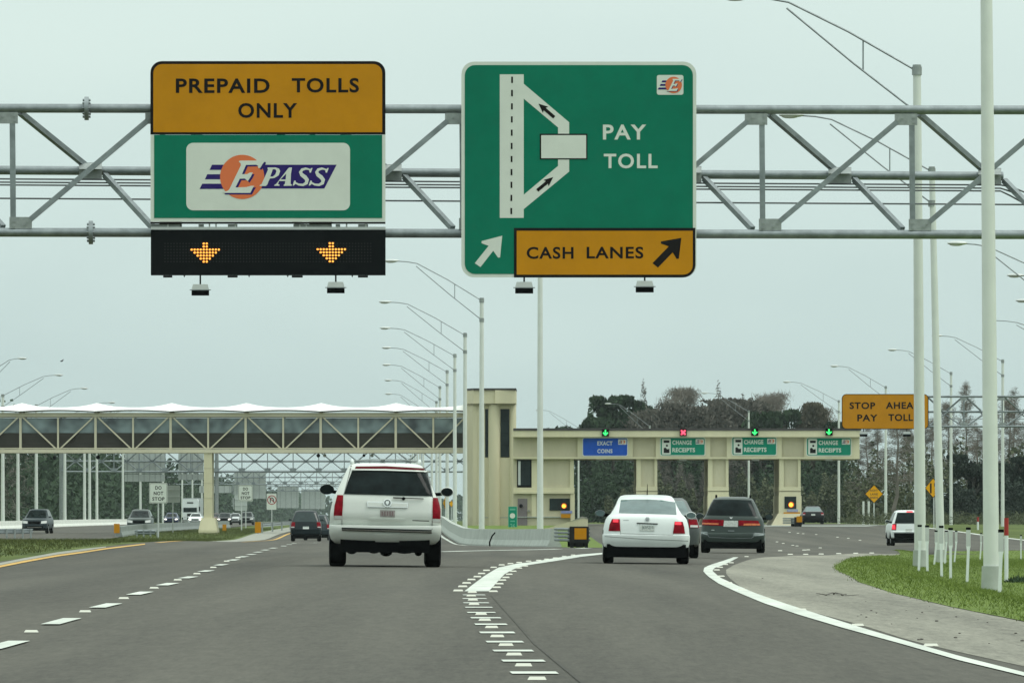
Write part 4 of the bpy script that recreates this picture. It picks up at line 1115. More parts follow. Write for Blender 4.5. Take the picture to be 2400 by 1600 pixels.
def patch(fm, poly, off, depth=.03, step=.05):
    """outline in panel coordinates wrapped on a curved panel, with a skirt going into the body"""
    bm = bmesh.new(); bm.faces.new([bm.verts.new((a, b, 0)) for a, b in poly])
    for ax in (0, 1):
        lo, hi = min(p[ax] for p in poly), max(p[ax] for p in poly)
        for k in range(int(lo//step)+1, int(hi//step)+1):
            co = (k*step, 0, 0) if ax == 0 else (0, k*step, 0); no = (1, 0, 0) if ax == 0 else (0, 1, 0)
            bmesh.ops.bisect_plane(bm, geom=bm.verts[:]+bm.edges[:]+bm.faces[:], plane_co=co, plane_no=no)
    bm.verts.ensure_lookup_table()
    base = [v for v in bm.verts]; uv = {v: (v.co.x, v.co.y) for v in base}
    res = bmesh.ops.extrude_edge_only(bm, edges=[e for e in bm.edges if e.is_boundary])
    new = [g for g in res['geom'] if isinstance(g, bmesh.types.BMVert)]
    for v in new: v.co = fm(v.co.x, v.co.y, off-depth)
    for v in base: v.co = fm(uv[v][0], uv[v][1], off)
    bm.verts.index_update()
    mb = MB(); mb.v = [tuple(v.co) for v in bm.verts]; mb.f = [tuple(v.index for v in f.verts) for f in bm.faces]
    bm.free(); return mb
def lz(sc, cx, gy): return lambda pts: [((a-cx)/sc, (gy-b)/sc) for a, b in pts]

class CarB:
    def __init__(s, name, label, cat, shape, pm, group=None, body_label=None):
        s.o = thing(name, label, cat, (0, 0, 0), group); s.s = shape
        s.body = shape.shell().build('body', pm, s.o, smooth=True, angle=40); s.pm = pm
    def rear(s, name, m, poly, off=.012, parent=None, depth=.03): return patch(s.s.rear, poly, off, depth).build(name, m, parent or s.o, smooth=True)
    def front(s, name, m, poly, off=.012, parent=None, depth=.03): return patch(s.s.front, poly, off, depth).build(name, m, parent or s.o, smooth=True)
    def sides(s, name, m, poly, off=.006):
        for sg in (-1, 1): patch(s.s.side(sg), poly, off, .03, .3).build(name, m, s.o, smooth=True)
    def wheels(s, Rw, wd, track, y0, y1, rim=M_rim):
        for y in (y0, y1):
            for sg in (-1, 1):
                x = sg*track; t = MB().tube([(x-wd/2, y, Rw), (x-wd/2+.025, y, Rw), (x-wd*.2, y, Rw), (x+wd*.2, y, Rw), (x+wd/2-.025, y, Rw), (x+wd/2, y, Rw)], [Rw*.86, Rw*.975, Rw, Rw, Rw*.975, Rw*.86], 28).build('wheel', M_rub, s.o, smooth=True)
                r_ = MB()
                r_.tube([(x+sg*(wd/2-.02), y, Rw), (x+sg*(wd/2+.006), y, Rw)], [Rw*.66, Rw*.60], 20)
                r_.build('rim', rim, t, smooth=True)
                a = MB(); xs = sg*(s.s.at(.6)[0]+.004)
                arc = [(y+Rw*1.16*math.cos(R(k*12)), max(.36, Rw+Rw*1.16*math.sin(R(k*12)))) for k in range(0, 16)]
                a.prism(arc, lambda u, v, o_: Vector((xs*1.0 - sg*.06*0 + sg*o_, u, v)), -.05, .001); a.build('wheel_arch_shade', M_black, s.o)  # black disc stands in for the shaded wheel recess, which is not cut
    def mirror(s, c, rx, rz, sgn, glass=M_glassm, m=None):
        o = MB().ell(c, rx*1.08, .11, rz*1.10, 16, 10).build('door_mirror', m or s.pm, s.o, smooth=True)
        MB().prism(circ(0, 0, 1, 20), lambda a, b, o_: Vector((c[0]+a*rx*.96, c[1]-.085-o_, c[2]+b*rz*.96)), -.03, .03).build('mirror_glass', glass, o)
        MB().bar((c[0]-sgn*rx*.5, c[1]+.05, c[2]-rz*.4), (sgn*(s.s.at(c[2]-rz*.5)[0]-.03), c[1]+.12, c[2]-rz*.7), .06, .06).build('mirror_arm', M_black, o)
    def under(s, w, y0, y1, z0, z1):
        m = MB(); m.box(-w, w, y0, y1, z0, z1)
        m.build('undercarriage', M_black, s.o)
    def part(s, mb, name, m, parent=None, smooth=False): return mb.build(name, m, parent or s.o, smooth=smooth)
    def place(s, X, d, rz=0.0, roll_=True):
        s.o.location = (X, d, float(zg(X, d))); s.o.rotation_euler = (0, -roll(X, d), rz)
        return s.o
def rot_of(v): return v

# ---- white suv in front
z1 = lz(733.6, 902, 1485)
sh = Shape([(.41,.84,.32,4.95),(.43,.91,.22,5.05),(.50,.975,.12,5.1),(.60,1.0,.04,5.12),(.69,1.003,.0,5.12),(.74,1.003,.012,5.12),(.755,1.0,.15,5.1),(.80,.998,.12,5.08),(.86,.993,.085,5.07),(.92,.990,.066,5.06),(1.0,.985,.072,5.05),(1.14,.955,.09,4.95),(1.20,.935,.10,4.55),(1.25,.92,.115,4.05),(1.30,.90,.13,3.95),(1.45,.835,.20,3.7),(1.6,.765,.28,3.42),(1.72,.71,.35,3.2),(1.79,.675,.40,3.05),(1.83,.64,.46,2.95),(1.855,.56,.54,2.8),(1.868,.42,.66,2.6)], .05, .17)
c = CarB('suv', 'pearl white full size suv with chrome tailgate bar driving ahead', 'suv', sh, M_pwhite)
c.rear('rear_window', M_glassd, z1([(462,222),(700,213),(1100,215),(1430,236),(1475,390),(1512,545),(1100,541),(700,532),(360,527),(408,370)]), .014)
c.rear('brake_light_bar', M_redd, z1([(515,162),(900,154),(1372,178),(1378,208),(900,190),(503,192)]), .05, depth=.12)
c.rear('spoiler', M_pwhite, z1([(500,194),(900,192),(1385,210),(1425,216),(1432,226),(900,214),(465,212)]), .045, depth=.12)
def lamp(car, nm, outline, lower, m=M_red, ml=M_clear):
    a = car.rear(nm, m, outline, .014); 
    if lower: car.rear('reversing_light', ml, lower, .018, a)
lamp(c, 'tail_light', z1([(276,540),(348,542),(342,700),(333,862),(236,860),(229,800),(240,680)]), z1([(238,812),(334,815),(333,860),(237,858)]))
lamp(c, 'tail_light', z1([(1521,566),(1588,566),(1606,640),(1619,720),(1617,893),(1520,890)]), z1([(1521,842),(1617,846),(1616,890),(1521,888)]))
bar = c.rear('chrome_bar', M_chrome, z1([(660,622),(1200,636),(1193,703),(668,695)]), .03)
c.rear('bar_face', M_pwhite, z1([(672,634),(1188,647),(1183,692),(677,685)]), .033, bar)
em = MB(); ex, ez = z1([(928,640)])[0]; ep = lambda a, b, o_: sh.rear(ex+a, ez+b, .03+o_)
em.prism([circ(0, 0, .077, 28), circ(0, 0, .058, 28)], ep, 0, .03); em.prism([(-.03,.034),(.03,.034),(.03,0),(0,-.042),(-.03,0)], ep, 0, .02); em = em.build('round_emblem', M_chrome, c.o)
q = MB(); q.prism(circ(0, 0, .057, 24), ep, 0, .006); q.build('emblem_field', M_galvd, em)
c.rear('plate_recess', M_pwhite, z1([(690,710),(1180,722),(1165,850),(690,840)]), .004)
pl_ = c.rear('number_plate', M_plate2, z1([(833,732),(1031,738),(1027,828),(830,822)]), .012)
q = MB()
for k in range(5): q.prism(z1([(852+k*34,752),(872+k*34,752),(872+k*34,806),(852+k*34,806)]), lambda a, b, o_: sh.rear(a, b, .013+o_), 0, .001)
q.build('plate_characters', mat('faded_plate_ink', (.17,.12,.12), .6), pl_)
c.rear('plate_shelf', M_pwhite, z1([(684,846),(1176,856),(1168,874),(690,870)]), .035, depth=.06)
c.rear('tailgate_seam', M_black, z1([(335,968),(1512,990),(1512,1006),(335,984)]), .012)
c.rear('chrome_strip', M_chrome, z1([(335,986),(1512,1010),(1512,1024),(335,1000)]), .04, depth=.08)
c.rear('lower_seam', M_black, z1([(335,1002),(1512,1027),(1512,1034),(335,1009)]), .038, depth=.08)
for pg in ([(452,150),(459,150),(357,540),(350,540)], [(1425,165),(1432,165),(1521,560),(1514,560)]): c.rear('tailgate_seam', mat('panel_gap', (.16, .17, .165), .8), z1(pg), .005)
for xx in (333, 1517): c.rear('tailgate_seam', M_black, z1([(xx-2.5, 870), (xx+2.5, 870), (xx+2.5, 985), (xx-2.5, 985)]), .004)
c.rear('bumper_step', M_pwhite, z1([(755,1040),(1100,1047),(1085,1168),(775,1160)]), .03, depth=.06)
c.rear('name_badge', M_black, [(z1([(1258,862)])[0][0]+k*.024, z1([(1258,862)])[0][1]) for k in (0,)] + z1([(1478,868),(1478,878),(1258,872)]), .003)
w_ = MB(); w_.bar(sh.rear(*z1([(1002,570)])[0], .03), sh.rear(*z1([(1165,575)])[0], .05), .03, .02); w_.bar(sh.rear(*z1([(1140,572)])[0], .05), sh.rear(*z1([(1402,580)])[0], .03), .022, .014)
w_.ell(sh.rear(*z1([(1140,580)])[0], .03), .03, .04, .03, 10, 6); w_.build('wiper', M_black, c.o)
for sg in (-1, 1):
    MB().tube([(sg*.60, .75, 1.84), (sg*.60, .85, 1.905), (sg*.60, 2.7, 1.905), (sg*.60, 2.85, 1.85)], .026, 8).build('roof_rail', M_pwhite, c.o, smooth=True)
    MB().ell((sg*.61, .8, 1.885), .035, .08, .055, 10, 6).build('rail_foot', M_pwhite2, c.o, smooth=True)
MB().tube([(-.60, .95, 1.905), (-.3, .95, 1.93), (0, .95, 1.937), (.3, .95, 1.93), (.60, .95, 1.905)], .012, 6).build('roof_crossbar', M_galvd, c.o, smooth=True)
c.sides('side_window', M_glassd, [(.75,1.32),(3.55,1.32),(3.15,1.66),(.75,1.66)])
c.front('windshield', M_glassd, [(-.80,1.30),(.80,1.30),(.64,1.76),(-.64,1.76)])
for sg in (-1, 1): c.front('headlight', M_clear, [(sg*.60,.82),(sg*.93,.82),(sg*.90,1.10),(sg*.60,1.10)])
c.front('grille', M_chrome, [(-.5,.62),(.5,.62),(.5,1.12),(-.5,1.12)])
c.mirror((-1.075, 3.15, z1([(132,470)])[0][1]+.012), .122, .083, -1, M_glassd, M_black); c.mirror((1.125, 3.15, z1([(1708,503)])[0][1]+.03), .112, .080, 1, M_glassd, M_pwhite)
c.wheels(.40, .285, .862, .95, 3.9)
c.under(.80, .16, 4.7, .265, .55)
u = MB()
for x, wd, zb_ in ((-.60,.10,.235), (-.2,.12,.25), (.02,.11,.20), (.60,.07,.21), (.35,.2,.25)): u.ell((x, .95, zb_+.06), wd, .18, .07, 10, 6)
u.tube([(-.8,.95,.38),(.8,.95,.38)], .06, 8); u.tube([(.58,.1,.33),(.58,1.2,.33)], .035, 8)
u.build('axle', M_black, c.o, smooth=True)
SD = 124.6
c.place((902-CX)*SD/F, SD, R(1.0))

# ---- white sedan on the ramp
z2 = lz(962.0, 945, 1450)
sh = Shape([(.33,.80,.14,4.5),(.35,.855,.07,4.62),(.42,.872,.03,4.66),(.50,.878,.0,4.68),(.585,.876,.0,4.68),(.60,.868,.035,4.66),(.70,.862,.04,4.6),(.80,.845,.05,4.5),(.90,.815,.075,4.2),(.95,.785,.10,3.75),(.985,.75,.15,3.5),(1.01,.72,.42,3.35),(1.10,.665,.66,3.1),(1.20,.615,.92,2.85),(1.28,.585,1.15,2.65),(1.33,.56,1.32,2.5),(1.375,.52,1.52,2.35),(1.40,.44,1.68,2.25),(1.412,.30,1.82,2.15)], .06, .2)
c = CarB('sedan', 'white sedan with glowing brake lights taking the cash lane exit', 'sedan car', sh, M_pwhite2)
c.rear('rear_window', M_glassl, z2([(455,207),(690,191),(1000,190),(1250,201),(1500,240),(1522,488),(1200,474),(960,467),(700,464),(410,459)]), .014)
for nm, ol, up in (('L', [(278,580),(424,580),(436,812),(213,812),(232,690)], [(300,590),(392,588),(396,640),(294,640)]), ('R', [(1490,615),(1640,620),(1668,720),(1687,848),(1460,850)], [(1496,624),(1610,628),(1616,680),(1494,676)])):
    a = c.rear('tail_light', M_red, z2(ol), .012); c.rear('brake_light', M_redlit, z2(up), .016, a)
c.rear('plate_recess', M_pwhite2, z2([(785,668),(1125,675),(1100,812),(805,806)]), .004)
p_ = c.rear('number_plate', M_plate, z2([(803,690),(1110,696),(1092,808),(815,802)]), .012)
q = MB()
q.text('J63PZ15', lambda a, b, o_: sh.rear(*z2([(a, b)])[0], .014), 850, 706, 1080, 778, 0, .02, 1.0); q.build('plate_characters', mat('plate_ink', (.16,.20,.19), .6), p_)
c.rear('trunk_handle', M_black, z2([(755,645),(955,650),(1162,655),(1160,672),(955,668),(757,664)]), .02, depth=.05)
em = MB(); ex, ez = z2([(960,572)])[0]; ep = lambda a, b, o_: sh.rear(ex+a, ez+b, .012+o_)
em.prism([circ(0,0,.040,24), circ(0,0,.032,24)], ep, 0, .01)
for pp in ([(-.022,.022),(-.008,-.0)],[(-.008,0),(0,.018)],[(0,.018),(.008,0)],[(.008,0),(.022,.022)],[(-.027,.004),(-.012,-.028)],[(-.012,-.028),(0,-.006)],[(0,-.006),(.012,-.028)],[(.012,-.028),(.027,.004)]): em.prism(stroke(pp, .0065), ep, 0, .008)
em.build('round_emblem', M_galv, c.o)
c.rear('name_badge', M_galvd, z2([(490,597),(597,597),(597,605),(490,606)]), .004)
M_seam = mat('panel_gap', (.16, .17, .165), .8)
c.rear('trunk_seam', M_seam, z2([(440,856),(1460,874),(1460,882),(440,864)]), .006)
for xx in (440, 1462): c.rear('trunk_seam', M_seam, z2([(xx-3, 800), (xx+3, 800), (xx+3, 876), (xx-3, 876)]), .004)
c.rear('bumper_groove', M_seam, z2([(150,915),(900,958),(1740,985),(1740,995),(900,968),(150,925)]), .004)
MB().tube([(.02, 1.75, 1.41), (.02, 1.45, 1.62)], [.012, .004], 6).build('antenna', M_black, c.o)
c.sides('side_window', M_glassm, [(1.15,1.02),(3.15,1.02),(2.6,1.30),(1.5,1.30)])
c.front('windshield', M_glassm, [(-.64,1.02),(.64,1.02),(.52,1.34),(-.52,1.34)])
c.mirror((-.935, 2.75, z2([(150,480)])[0][1]+.01), .098, .062, -1, M_glassl, M_pslate); c.mirror((.935, 2.75, z2([(150,490)])[0][1]), .098, .062, 1, M_glassl, M_pwhite2)
c.wheels(.315, .215, .762, .95, 3.62)
c.under(.80, .10, 4.4, .135, .40)
u = MB()
for x, wd, zb_ in ((-.45,.2,.17), (0,.25,.18), (.4,.12,.15), (-.2,.1,.16)): u.ell((x, .6, zb_+.05), wd, .3, .06, 10, 6)
u.build('exhaust', M_black, c.o, smooth=True)
PD = 140.5
c.place((1514.5-CX)*PD/F, PD, R(-.6))

# ---- grey green minivan
z3 = lz(741.5, 1105, 1338)
sh = Shape([(.30,.84,.14,4.9),(.33,.90,.06,5.0),(.42,.93,.02,5.05),(.52,.94,.0,5.07),(.57,.935,.01,5.07),(.60,.925,.05,5.05),(.75,.915,.06,5.0),(.86,.90,.07,4.85),(.95,.885,.085,4.5),(1.0,.865,.09,4.2),(1.06,.83,.11,4.05),(1.10,.80,.14,3.95),(1.30,.715,.26,3.5),(1.45,.645,.36,3.2),(1.56,.585,.46,2.95),(1.60,.545,.54,2.8),(1.63,.47,.68,2.6),(1.645,.33,.85,2.4)], .06, .22)
c = CarB('minivan', 'grey green minivan with wide red and amber tail lights beyond the white sedan', 'minivan', sh, M_pteal)
c.rear('rear_window', M_glassd, z3([(690,182),(1050,176),(1490,192),(1560,370),(1617,533),(1080,527),(540,514),(620,330)]), .014)
for ol, low in (([(470,607),(700,612),(910,620),(905,745),(680,738),(455,730),(446,668)], [(452,680),(560,684),(800,692),(795,722),(560,716),(452,712)]), ([(1226,627),(1450,630),(1650,632),(1698,740),(1450,744),(1230,745)], [(1345,695),(1500,690),(1682,695),(1692,735),(1500,738),(1335,738)])):
    a = c.rear('tail_light', M_red, z3(ol), .014); c.rear('turn_signal', M_orl, z3(low), .018, a)
c.rear('number_plate', M_plate, z3([(918,632),(1216,636),(1216,768),(905,764)]), .014)
q = MB(); ex, ez = z3([(1068,572)])[0]; ep = lambda a, b, o_: sh.rear(ex+a, ez+b, .01+o_)
q.prism(stroke([(-.032,.03),(-.018,-.03)], .012), ep, 0, .01); q.prism(stroke([(.032,.03),(.018,-.03)], .012), ep, 0, .01); q.prism([(-.022,.005),(.022,.005),(.022,-.007),(-.022,-.007)], ep, 0, .009)
q.build('letter_emblem', M_chrome, c.o)
c.rear('handle', M_galv, z3([(1000,842),(1140,846),(1138,866),(1005,862)]), .016)
c.rear('name_badge', M_chrome, z3([(640,830),(712,832),(712,844),(645,842)]), .006)
c.rear('tailgate_seam', M_galv, z3([(552,880),(566,880),(572,940),(600,985),(1080,1008),(1500,1005),(1545,970),(1560,900),(1572,900),(1560,985),(1510,1018),(1080,1020),(590,998),(560,950)]), .005)
for pg in ([(425,872),(545,872),(556,950),(430,905)], [(1578,890),(1765,910),(1762,950),(1566,968)]): c.rear('bumper_top', mat('pale_bumper_top', (.22, .26, .26), .5), z3(pg), .008)  # paler patches on the upper corners of the bumper
for sg in (-1, 1): MB().tube([(sg*.50, .75, 1.62), (sg*.50, .85, 1.69), (sg*.50, 2.6, 1.69), (sg*.50, 2.7, 1.62)], .022, 6).build('roof_rail', M_black, c.o)
c.sides('side_window', M_glassd, [(.6,1.08),(3.7,1.08),(3.0,1.48),(.75,1.48)])
c.sides('side_panel', M_pgrey, [(.3,.58),(.52,.58),(.52,1.05),(.36,1.0)])
c.front('windshield', M_glassd, [(-.74,1.10),(.74,1.10),(.58,1.52),(-.58,1.52)])
c.mirror((-1.02, 3.6, 1.10), .105, .075, -1, M_glassm, M_black); c.mirror((1.05, 3.6, 1.06), .11, .085, 1, M_glassm, M_black)
c.wheels(.335, .24, .81, .95, 3.9)
c.under(.84, .10, 4.7, .135, .40)
MD = 203.0
c.place((1717-CX)*MD/F, MD, R(-2.2))

# ---- generic far cars
def sedan_shape(W=.87, H=1.42, Ln=4.6): 
    k = H/1.42; q = W/.87
    return Shape([(.27*k,.80*q,.12,Ln-.1),(.32*k,.855*q,.04,Ln),(.58*k,.87*q,0,Ln+.02),(.70*k,.862*q,.03,Ln-.03),(.80*k,.845*q,.05,Ln-.12),(.90*k,.815*q,.08,Ln-.5),(.95*k,.785*q,.11,Ln-1.0),(.99*k,.75*q,.25,Ln-1.2),(1.03*k,.71*q,.5,Ln-1.35),(1.2*k,.62*q,.95,Ln-1.8),(1.33*k,.555*q,1.35,Ln-2.15),(1.39*k,.47*q,1.6,Ln-2.35),(1.42*k,.30*q,1.8,Ln-2.5)], .06, .2)
def suv_shape(W=.92, H=1.75, Ln=4.7):
    k = H/1.75; q = W/.92
    return Shape([(.36*k,.84*q,.12,Ln-.1),(.42*k,.90*q,.03,Ln),(.70*k,.92*q,0,Ln),(.74*k,.915*q,.05,Ln-.02),(.98*k,.895*q,.07,Ln-.1),(1.06*k,.87*q,.09,Ln-.5),(1.10*k,.85*q,.10,Ln-1.15),(1.4*k,.74*q,.25,Ln-1.7),(1.62*k,.65*q,.36,Ln-2.05),(1.70*k,.60*q,.45,Ln-2.2),(1.74*k,.48*q,.6,Ln-2.4),(1.75*k,.3*q,.8,Ln-2.6)], .05, .18)
def far_rear(name, label, cat, sh, pm, kind, lit=False, x=0, d=0, rz=0.0, group=None, glass=M_glassm):
    c = CarB(name, label, cat, sh, pm, group); H = sh.L[-1][0]
    def w(z): return sh.at(z)[0]
    if kind == 'sedan': zb_, zt_, l0, l1 = .70*H, .935*H, .50*H, .635*H
    else: zb_, zt_, l0, l1 = .63*H, .93*H, .44*H, .62*H
    c.rear('rear_window', glass, [(-w(zb_)*.86, zb_), (w(zb_)*.86, zb_), (w(zt_)*.86, zt_), (-w(zt_)*.86, zt_)], .02)
    for sg in (-1, 1):
        W0 = w(l0)
        a = c.rear('tail_light', M_red, [(sg*W0*.72, l0), (sg*W0*.97, l0), (sg*w(l1)*.96, l1), (sg*w(l1)*.74, l1)], .012)
        if lit: c.rear('brake_light', M_redlit, [(sg*W0*.76, l0+.05), (sg*W0*.93, l0+.05), (sg*W0*.92, l1-.06), (sg*W0*.78, l1-.06)], .02, a)
        else: c.rear('reversing_light', M_clear, [(sg*W0*.75, l0+.01), (sg*W0*.94, l0+.01), (sg*W0*.94, l0+.06), (sg*W0*.75, l0+.06)], .018, a)
    zp = .40*H if kind != 'sedan' else .47*H
    c.rear('number_plate', M_plate, [(-.16, zp), (.16, zp), (.16, zp+.13), (-.16, zp+.13)], .02)
    c.sides('side_window', glass, [(.55 if kind != 'sedan' else 1.2, zb_), (sh.at(zb_)[2]-.35, zb_), (sh.at(zt_)[2]-.25, zt_), (.7 if kind != 'sedan' else 1.6, zt_)])
    zq = .68*H
    for sg in (-1, 1): c.mirror((sg*(w(zq)+.12), sh.at(zq)[2]-.6, zq+.02), .09, .06, sg, M_glassm, pm)
    c.wheels(.33, .21, w(.5)-.12, .9, sh.L[2][3]-.95)
    c.under(w(.4)*.86, .10, sh.L[2][3]-.3, .15, .45)
    c.place((x-CX)*d/F, d, rz); return c
c = far_rear('hatchback', 'dark navy hatchback far ahead in the left lane', 'hatchback car', suv_shape(.82, 1.63, 4.2), M_pdark, 'suv', False, 717, 366, R(1.4))
sd = far_rear('sedan', 'grey sedan mostly hidden behind the white sedan', 'sedan car', sedan_shape(.90, 1.47), M_pgrey, 'sedan', False, 1551, 166, R(-1.0), None, M_glassl)
far_rear('sedan', 'dark car peeking out behind the navy hatchback', 'sedan car', suv_shape(.84, 1.55, 4.4), M_pslate, 'suv', False, 743, 420, R(1.2))
wsuv = far_rear('suv', 'small white suv with lit brake lights half hidden by the lamp post at the right', 'suv', suv_shape(.86, 1.76, 4.5), M_pwhite2, 'suv', True, 2130, 342, R(1.0), None, M_glassd)
p_loc = wsuv.o.location.copy(); wsuv.o.location = (0, 0, 0)      # parts are built in the car's own frame
wsuv.rear('high_brake_light', M_redlit, [(-.08, 1.66), (.22, 1.66), (.22, 1.72), (-.08, 1.72)], .03)
wsuv.rear('bumper', M_black, [(-.70, .38), (.70, .38), (.72, .64), (-.72, .64)], .03)
wsuv.o.location = p_loc
far_rear('sedan', 'black sedan stopped in the lane right of the toll booth', 'sedan car', sedan_shape(.90, 1.48), M_pblack, 'sedan', False, 1906, 566, R(-1.0), None, M_glassl)

def far_front(name, label, cat, sh, pm, x, d, lights=True, rz=0.0, group='cars coming the other way', suv=True):
    """oncoming: the front faces the viewer"""
    c = CarB(name, label, cat, sh, pm, group); H = sh.L[-1][0]; w = lambda z: sh.at(z)[0]
    zb_, zt_ = (.64*H, .93*H) if suv else (.70*H, .95*H)
    c.front('windshield', M_glassd, [(-w(zb_)*.84, zb_), (w(zb_)*.84, zb_), (w(zt_)*.86, zt_), (-w(zt_)*.86, zt_)])
    for sg in (-1, 1):
        a = c.front('headlight', M_clear, [(sg*.50, .40*H), (sg*w(.5)*.95, .42*H), (sg*w(.5)*.95, .53*H), (sg*.50, .50*H)], .014)
        if lights: c.front('headlight_beam', M_head, [(sg*.55, .41*H), (sg*w(.5)*.88, .43*H), (sg*w(.5)*.88, .50*H), (sg*.55, .49*H)], .022, a)
    g = c.front('grille', M_black, [(-.42, .38*H), (.42, .38*H), (.46, .50*H), (-.46, .50*H)], .012)
    c.front('lower_grille', M_black, [(-.62, .22*H), (.62, .22*H), (.66, .30*H), (-.66, .30*H)], .012)
    c.front('bumper', pm, [(-w(.4)*.9, .31*H), (w(.4)*.9, .31*H), (w(.4)*.9, .37*H), (-w(.4)*.9, .37*H)], .05, depth=.08)
    zq = .66*H
    for sg in (-1, 1):
        MB().ell((sg*(w(zq)+.12), sh.at(zq)[2]-.35, zq+.02), .11, .10, .07, 12, 8).build('door_mirror', pm, c.o, smooth=True)
    c.sides('side_window', M_glassd, [(.9, zb_), (sh.at(zb_)[2]-.45, zb_), (sh.at(zt_)[2]-.3, zt_), (1.0, zt_)])
    c.wheels(.35, .23, w(.5)-.10, .9, sh.L[2][3]-.9)
    c.under(w(.4)*.84, .2, sh.L[2][3]-.2, .2, .5)
    X = (x-CX)*d/F; c.place(X, d, math.pi+rz); c.o.rotation_euler = (0, roll(X, d), math.pi+rz)
    return c
c = far_front('suv', 'slate grey suv coming the other way, largest oncoming vehicle at the far left', 'suv', suv_shape(.95, 1.78, 4.7), M_pslate, 97, 513, False, R(-2.5))
p_loc = c.o.location.copy(); c.o.location = (0, 0, 0)
MB().prism([(-.5, .42), (.5, .42), (.55, .47), (-.55, .47)], lambda a, b, o_: c.s.front(a, b, .06+o_), -.03, 0).build('chrome_lip', M_chrome, c.o)
c.o.location = p_loc
far_front('suv', 'grey oncoming suv half hidden behind the median barrier near the DO NOT STOP sign', 'suv', suv_shape(.95, 1.75, 4.8), M_pteal, 333, 545, False)
far_front('car', 'dark blue oncoming car with lit headlights left of the white truck', 'car', suv_shape(.92, 1.55, 4.6), M_pblue, 404.5, 905, True)
far_front('car', 'white oncoming car with a bright headlight right in front of the white truck', 'car', sedan_shape(.92, 1.5), M_pwhite2, 461, 900, True, 0, 'cars coming the other way', False)
far_front('car', 'maroon oncoming car just right of the footbridge pillar', 'car', sedan_shape(.90, 1.5), M_pmaroon, 506, 930, True, 0, 'cars coming the other way', False)
far_front('car', 'black oncoming car with bright headlights right of the footbridge pillar', 'car', suv_shape(.92, 1.55, 4.6), M_pblack, 528.5, 900, True)
far_front('car', 'silver oncoming car left of the second sign posts', 'car', sedan_shape(.92, 1.52), M_psilver, 553, 930, False, 0, 'cars coming the other way', False)
far_front('car', 'grey oncoming car, rightmost of the oncoming line', 'car', suv_shape(.94, 1.66, 4.7), M_pgrey, 580, 900, False)

# ---- white semi truck
K = 1050.0
Kx = (444.5-CX)*K/F; z0 = float(zg(Kx, K))
tk = thing('semi_truck', 'white semi truck with tall sleeper cab coming the other way', 'truck', (Kx, K, z0), None)
m = MB(); m.add(*(lambda mm: (mm.v, mm.f))(MB().prism(rr(-1.18, 0, 1.18, 1, .16, (1,1,0,0)), lambda a, b, o_: Vector((Kx+a, K+1.6+o_, z0+3.75-b*2.15)), 0, 3.5))); m.build('sleeper_cab', M_pwhite2, tk)
m = MB(); m.prism(rr(-.98, 0, .98, 1, .12, (1,1,0,0)), lambda a, b, o_: Vector((Kx+a, K+o_, z0+1.75-b*1.15)), 0, 1.6); m.build('hood', M_pwhite2, tk)
m = MB(); m.box(Kx-1.0, Kx+1.0, K+1.52, K+1.6, z0+1.75, z0+2.45); m.build('windshield', M_glassd, tk)
m = MB(); m.prism(rr(-.48, 0, .48, .18, .07), lambda a, b, o_: Vector((Kx+a, K+1.58-o_, z0+3.28-b)), 0, .05); m.build('roof_vent', M_black, tk)
m = MB(); m.box(Kx-.38, Kx+.38, K-.04, K+.1, z0+.75, z0+1.55); m.build('grille', M_black, tk)
m = MB(); m.box(Kx-1.2, Kx+1.2, K-.1, K+.2, z0+.35, z0+.70); m.build('bumper', M_chrome, tk)
for sg in (-1, 1):
    m = MB(); m.box(Kx+sg*.72-.17, Kx+sg*.72+.17, K-.03, K+.1, z0+.85, z0+1.1); m.build('headlight', M_head if sg > 0 else M_clear, tk)
    m = MB(); m.box(Kx+sg*1.42-.1, Kx+sg*1.42+.1, K+1.3, K+1.4, z0+1.9, z0+2.6); m.build('door_mirror', M_black, tk)
    m = MB(); m.tube([(Kx+sg*1.05-.15, K+.9, z0+.5), (Kx+sg*1.05+.15, K+.9, z0+.5)], .5, 18); m.build('wheel', M_rub, tk, smooth=True)
m = MB(); m.box(Kx-1.25, Kx+1.25, K+6, K+18, z0+1.1, z0+3.9); m.build('trailer', M_psilver, tk)
m = MB(); m.box(Kx-1.0, Kx+1.0, K+.5, K+17, z0+.5, z0+1.1); m.build('chassis', M_black, tk)

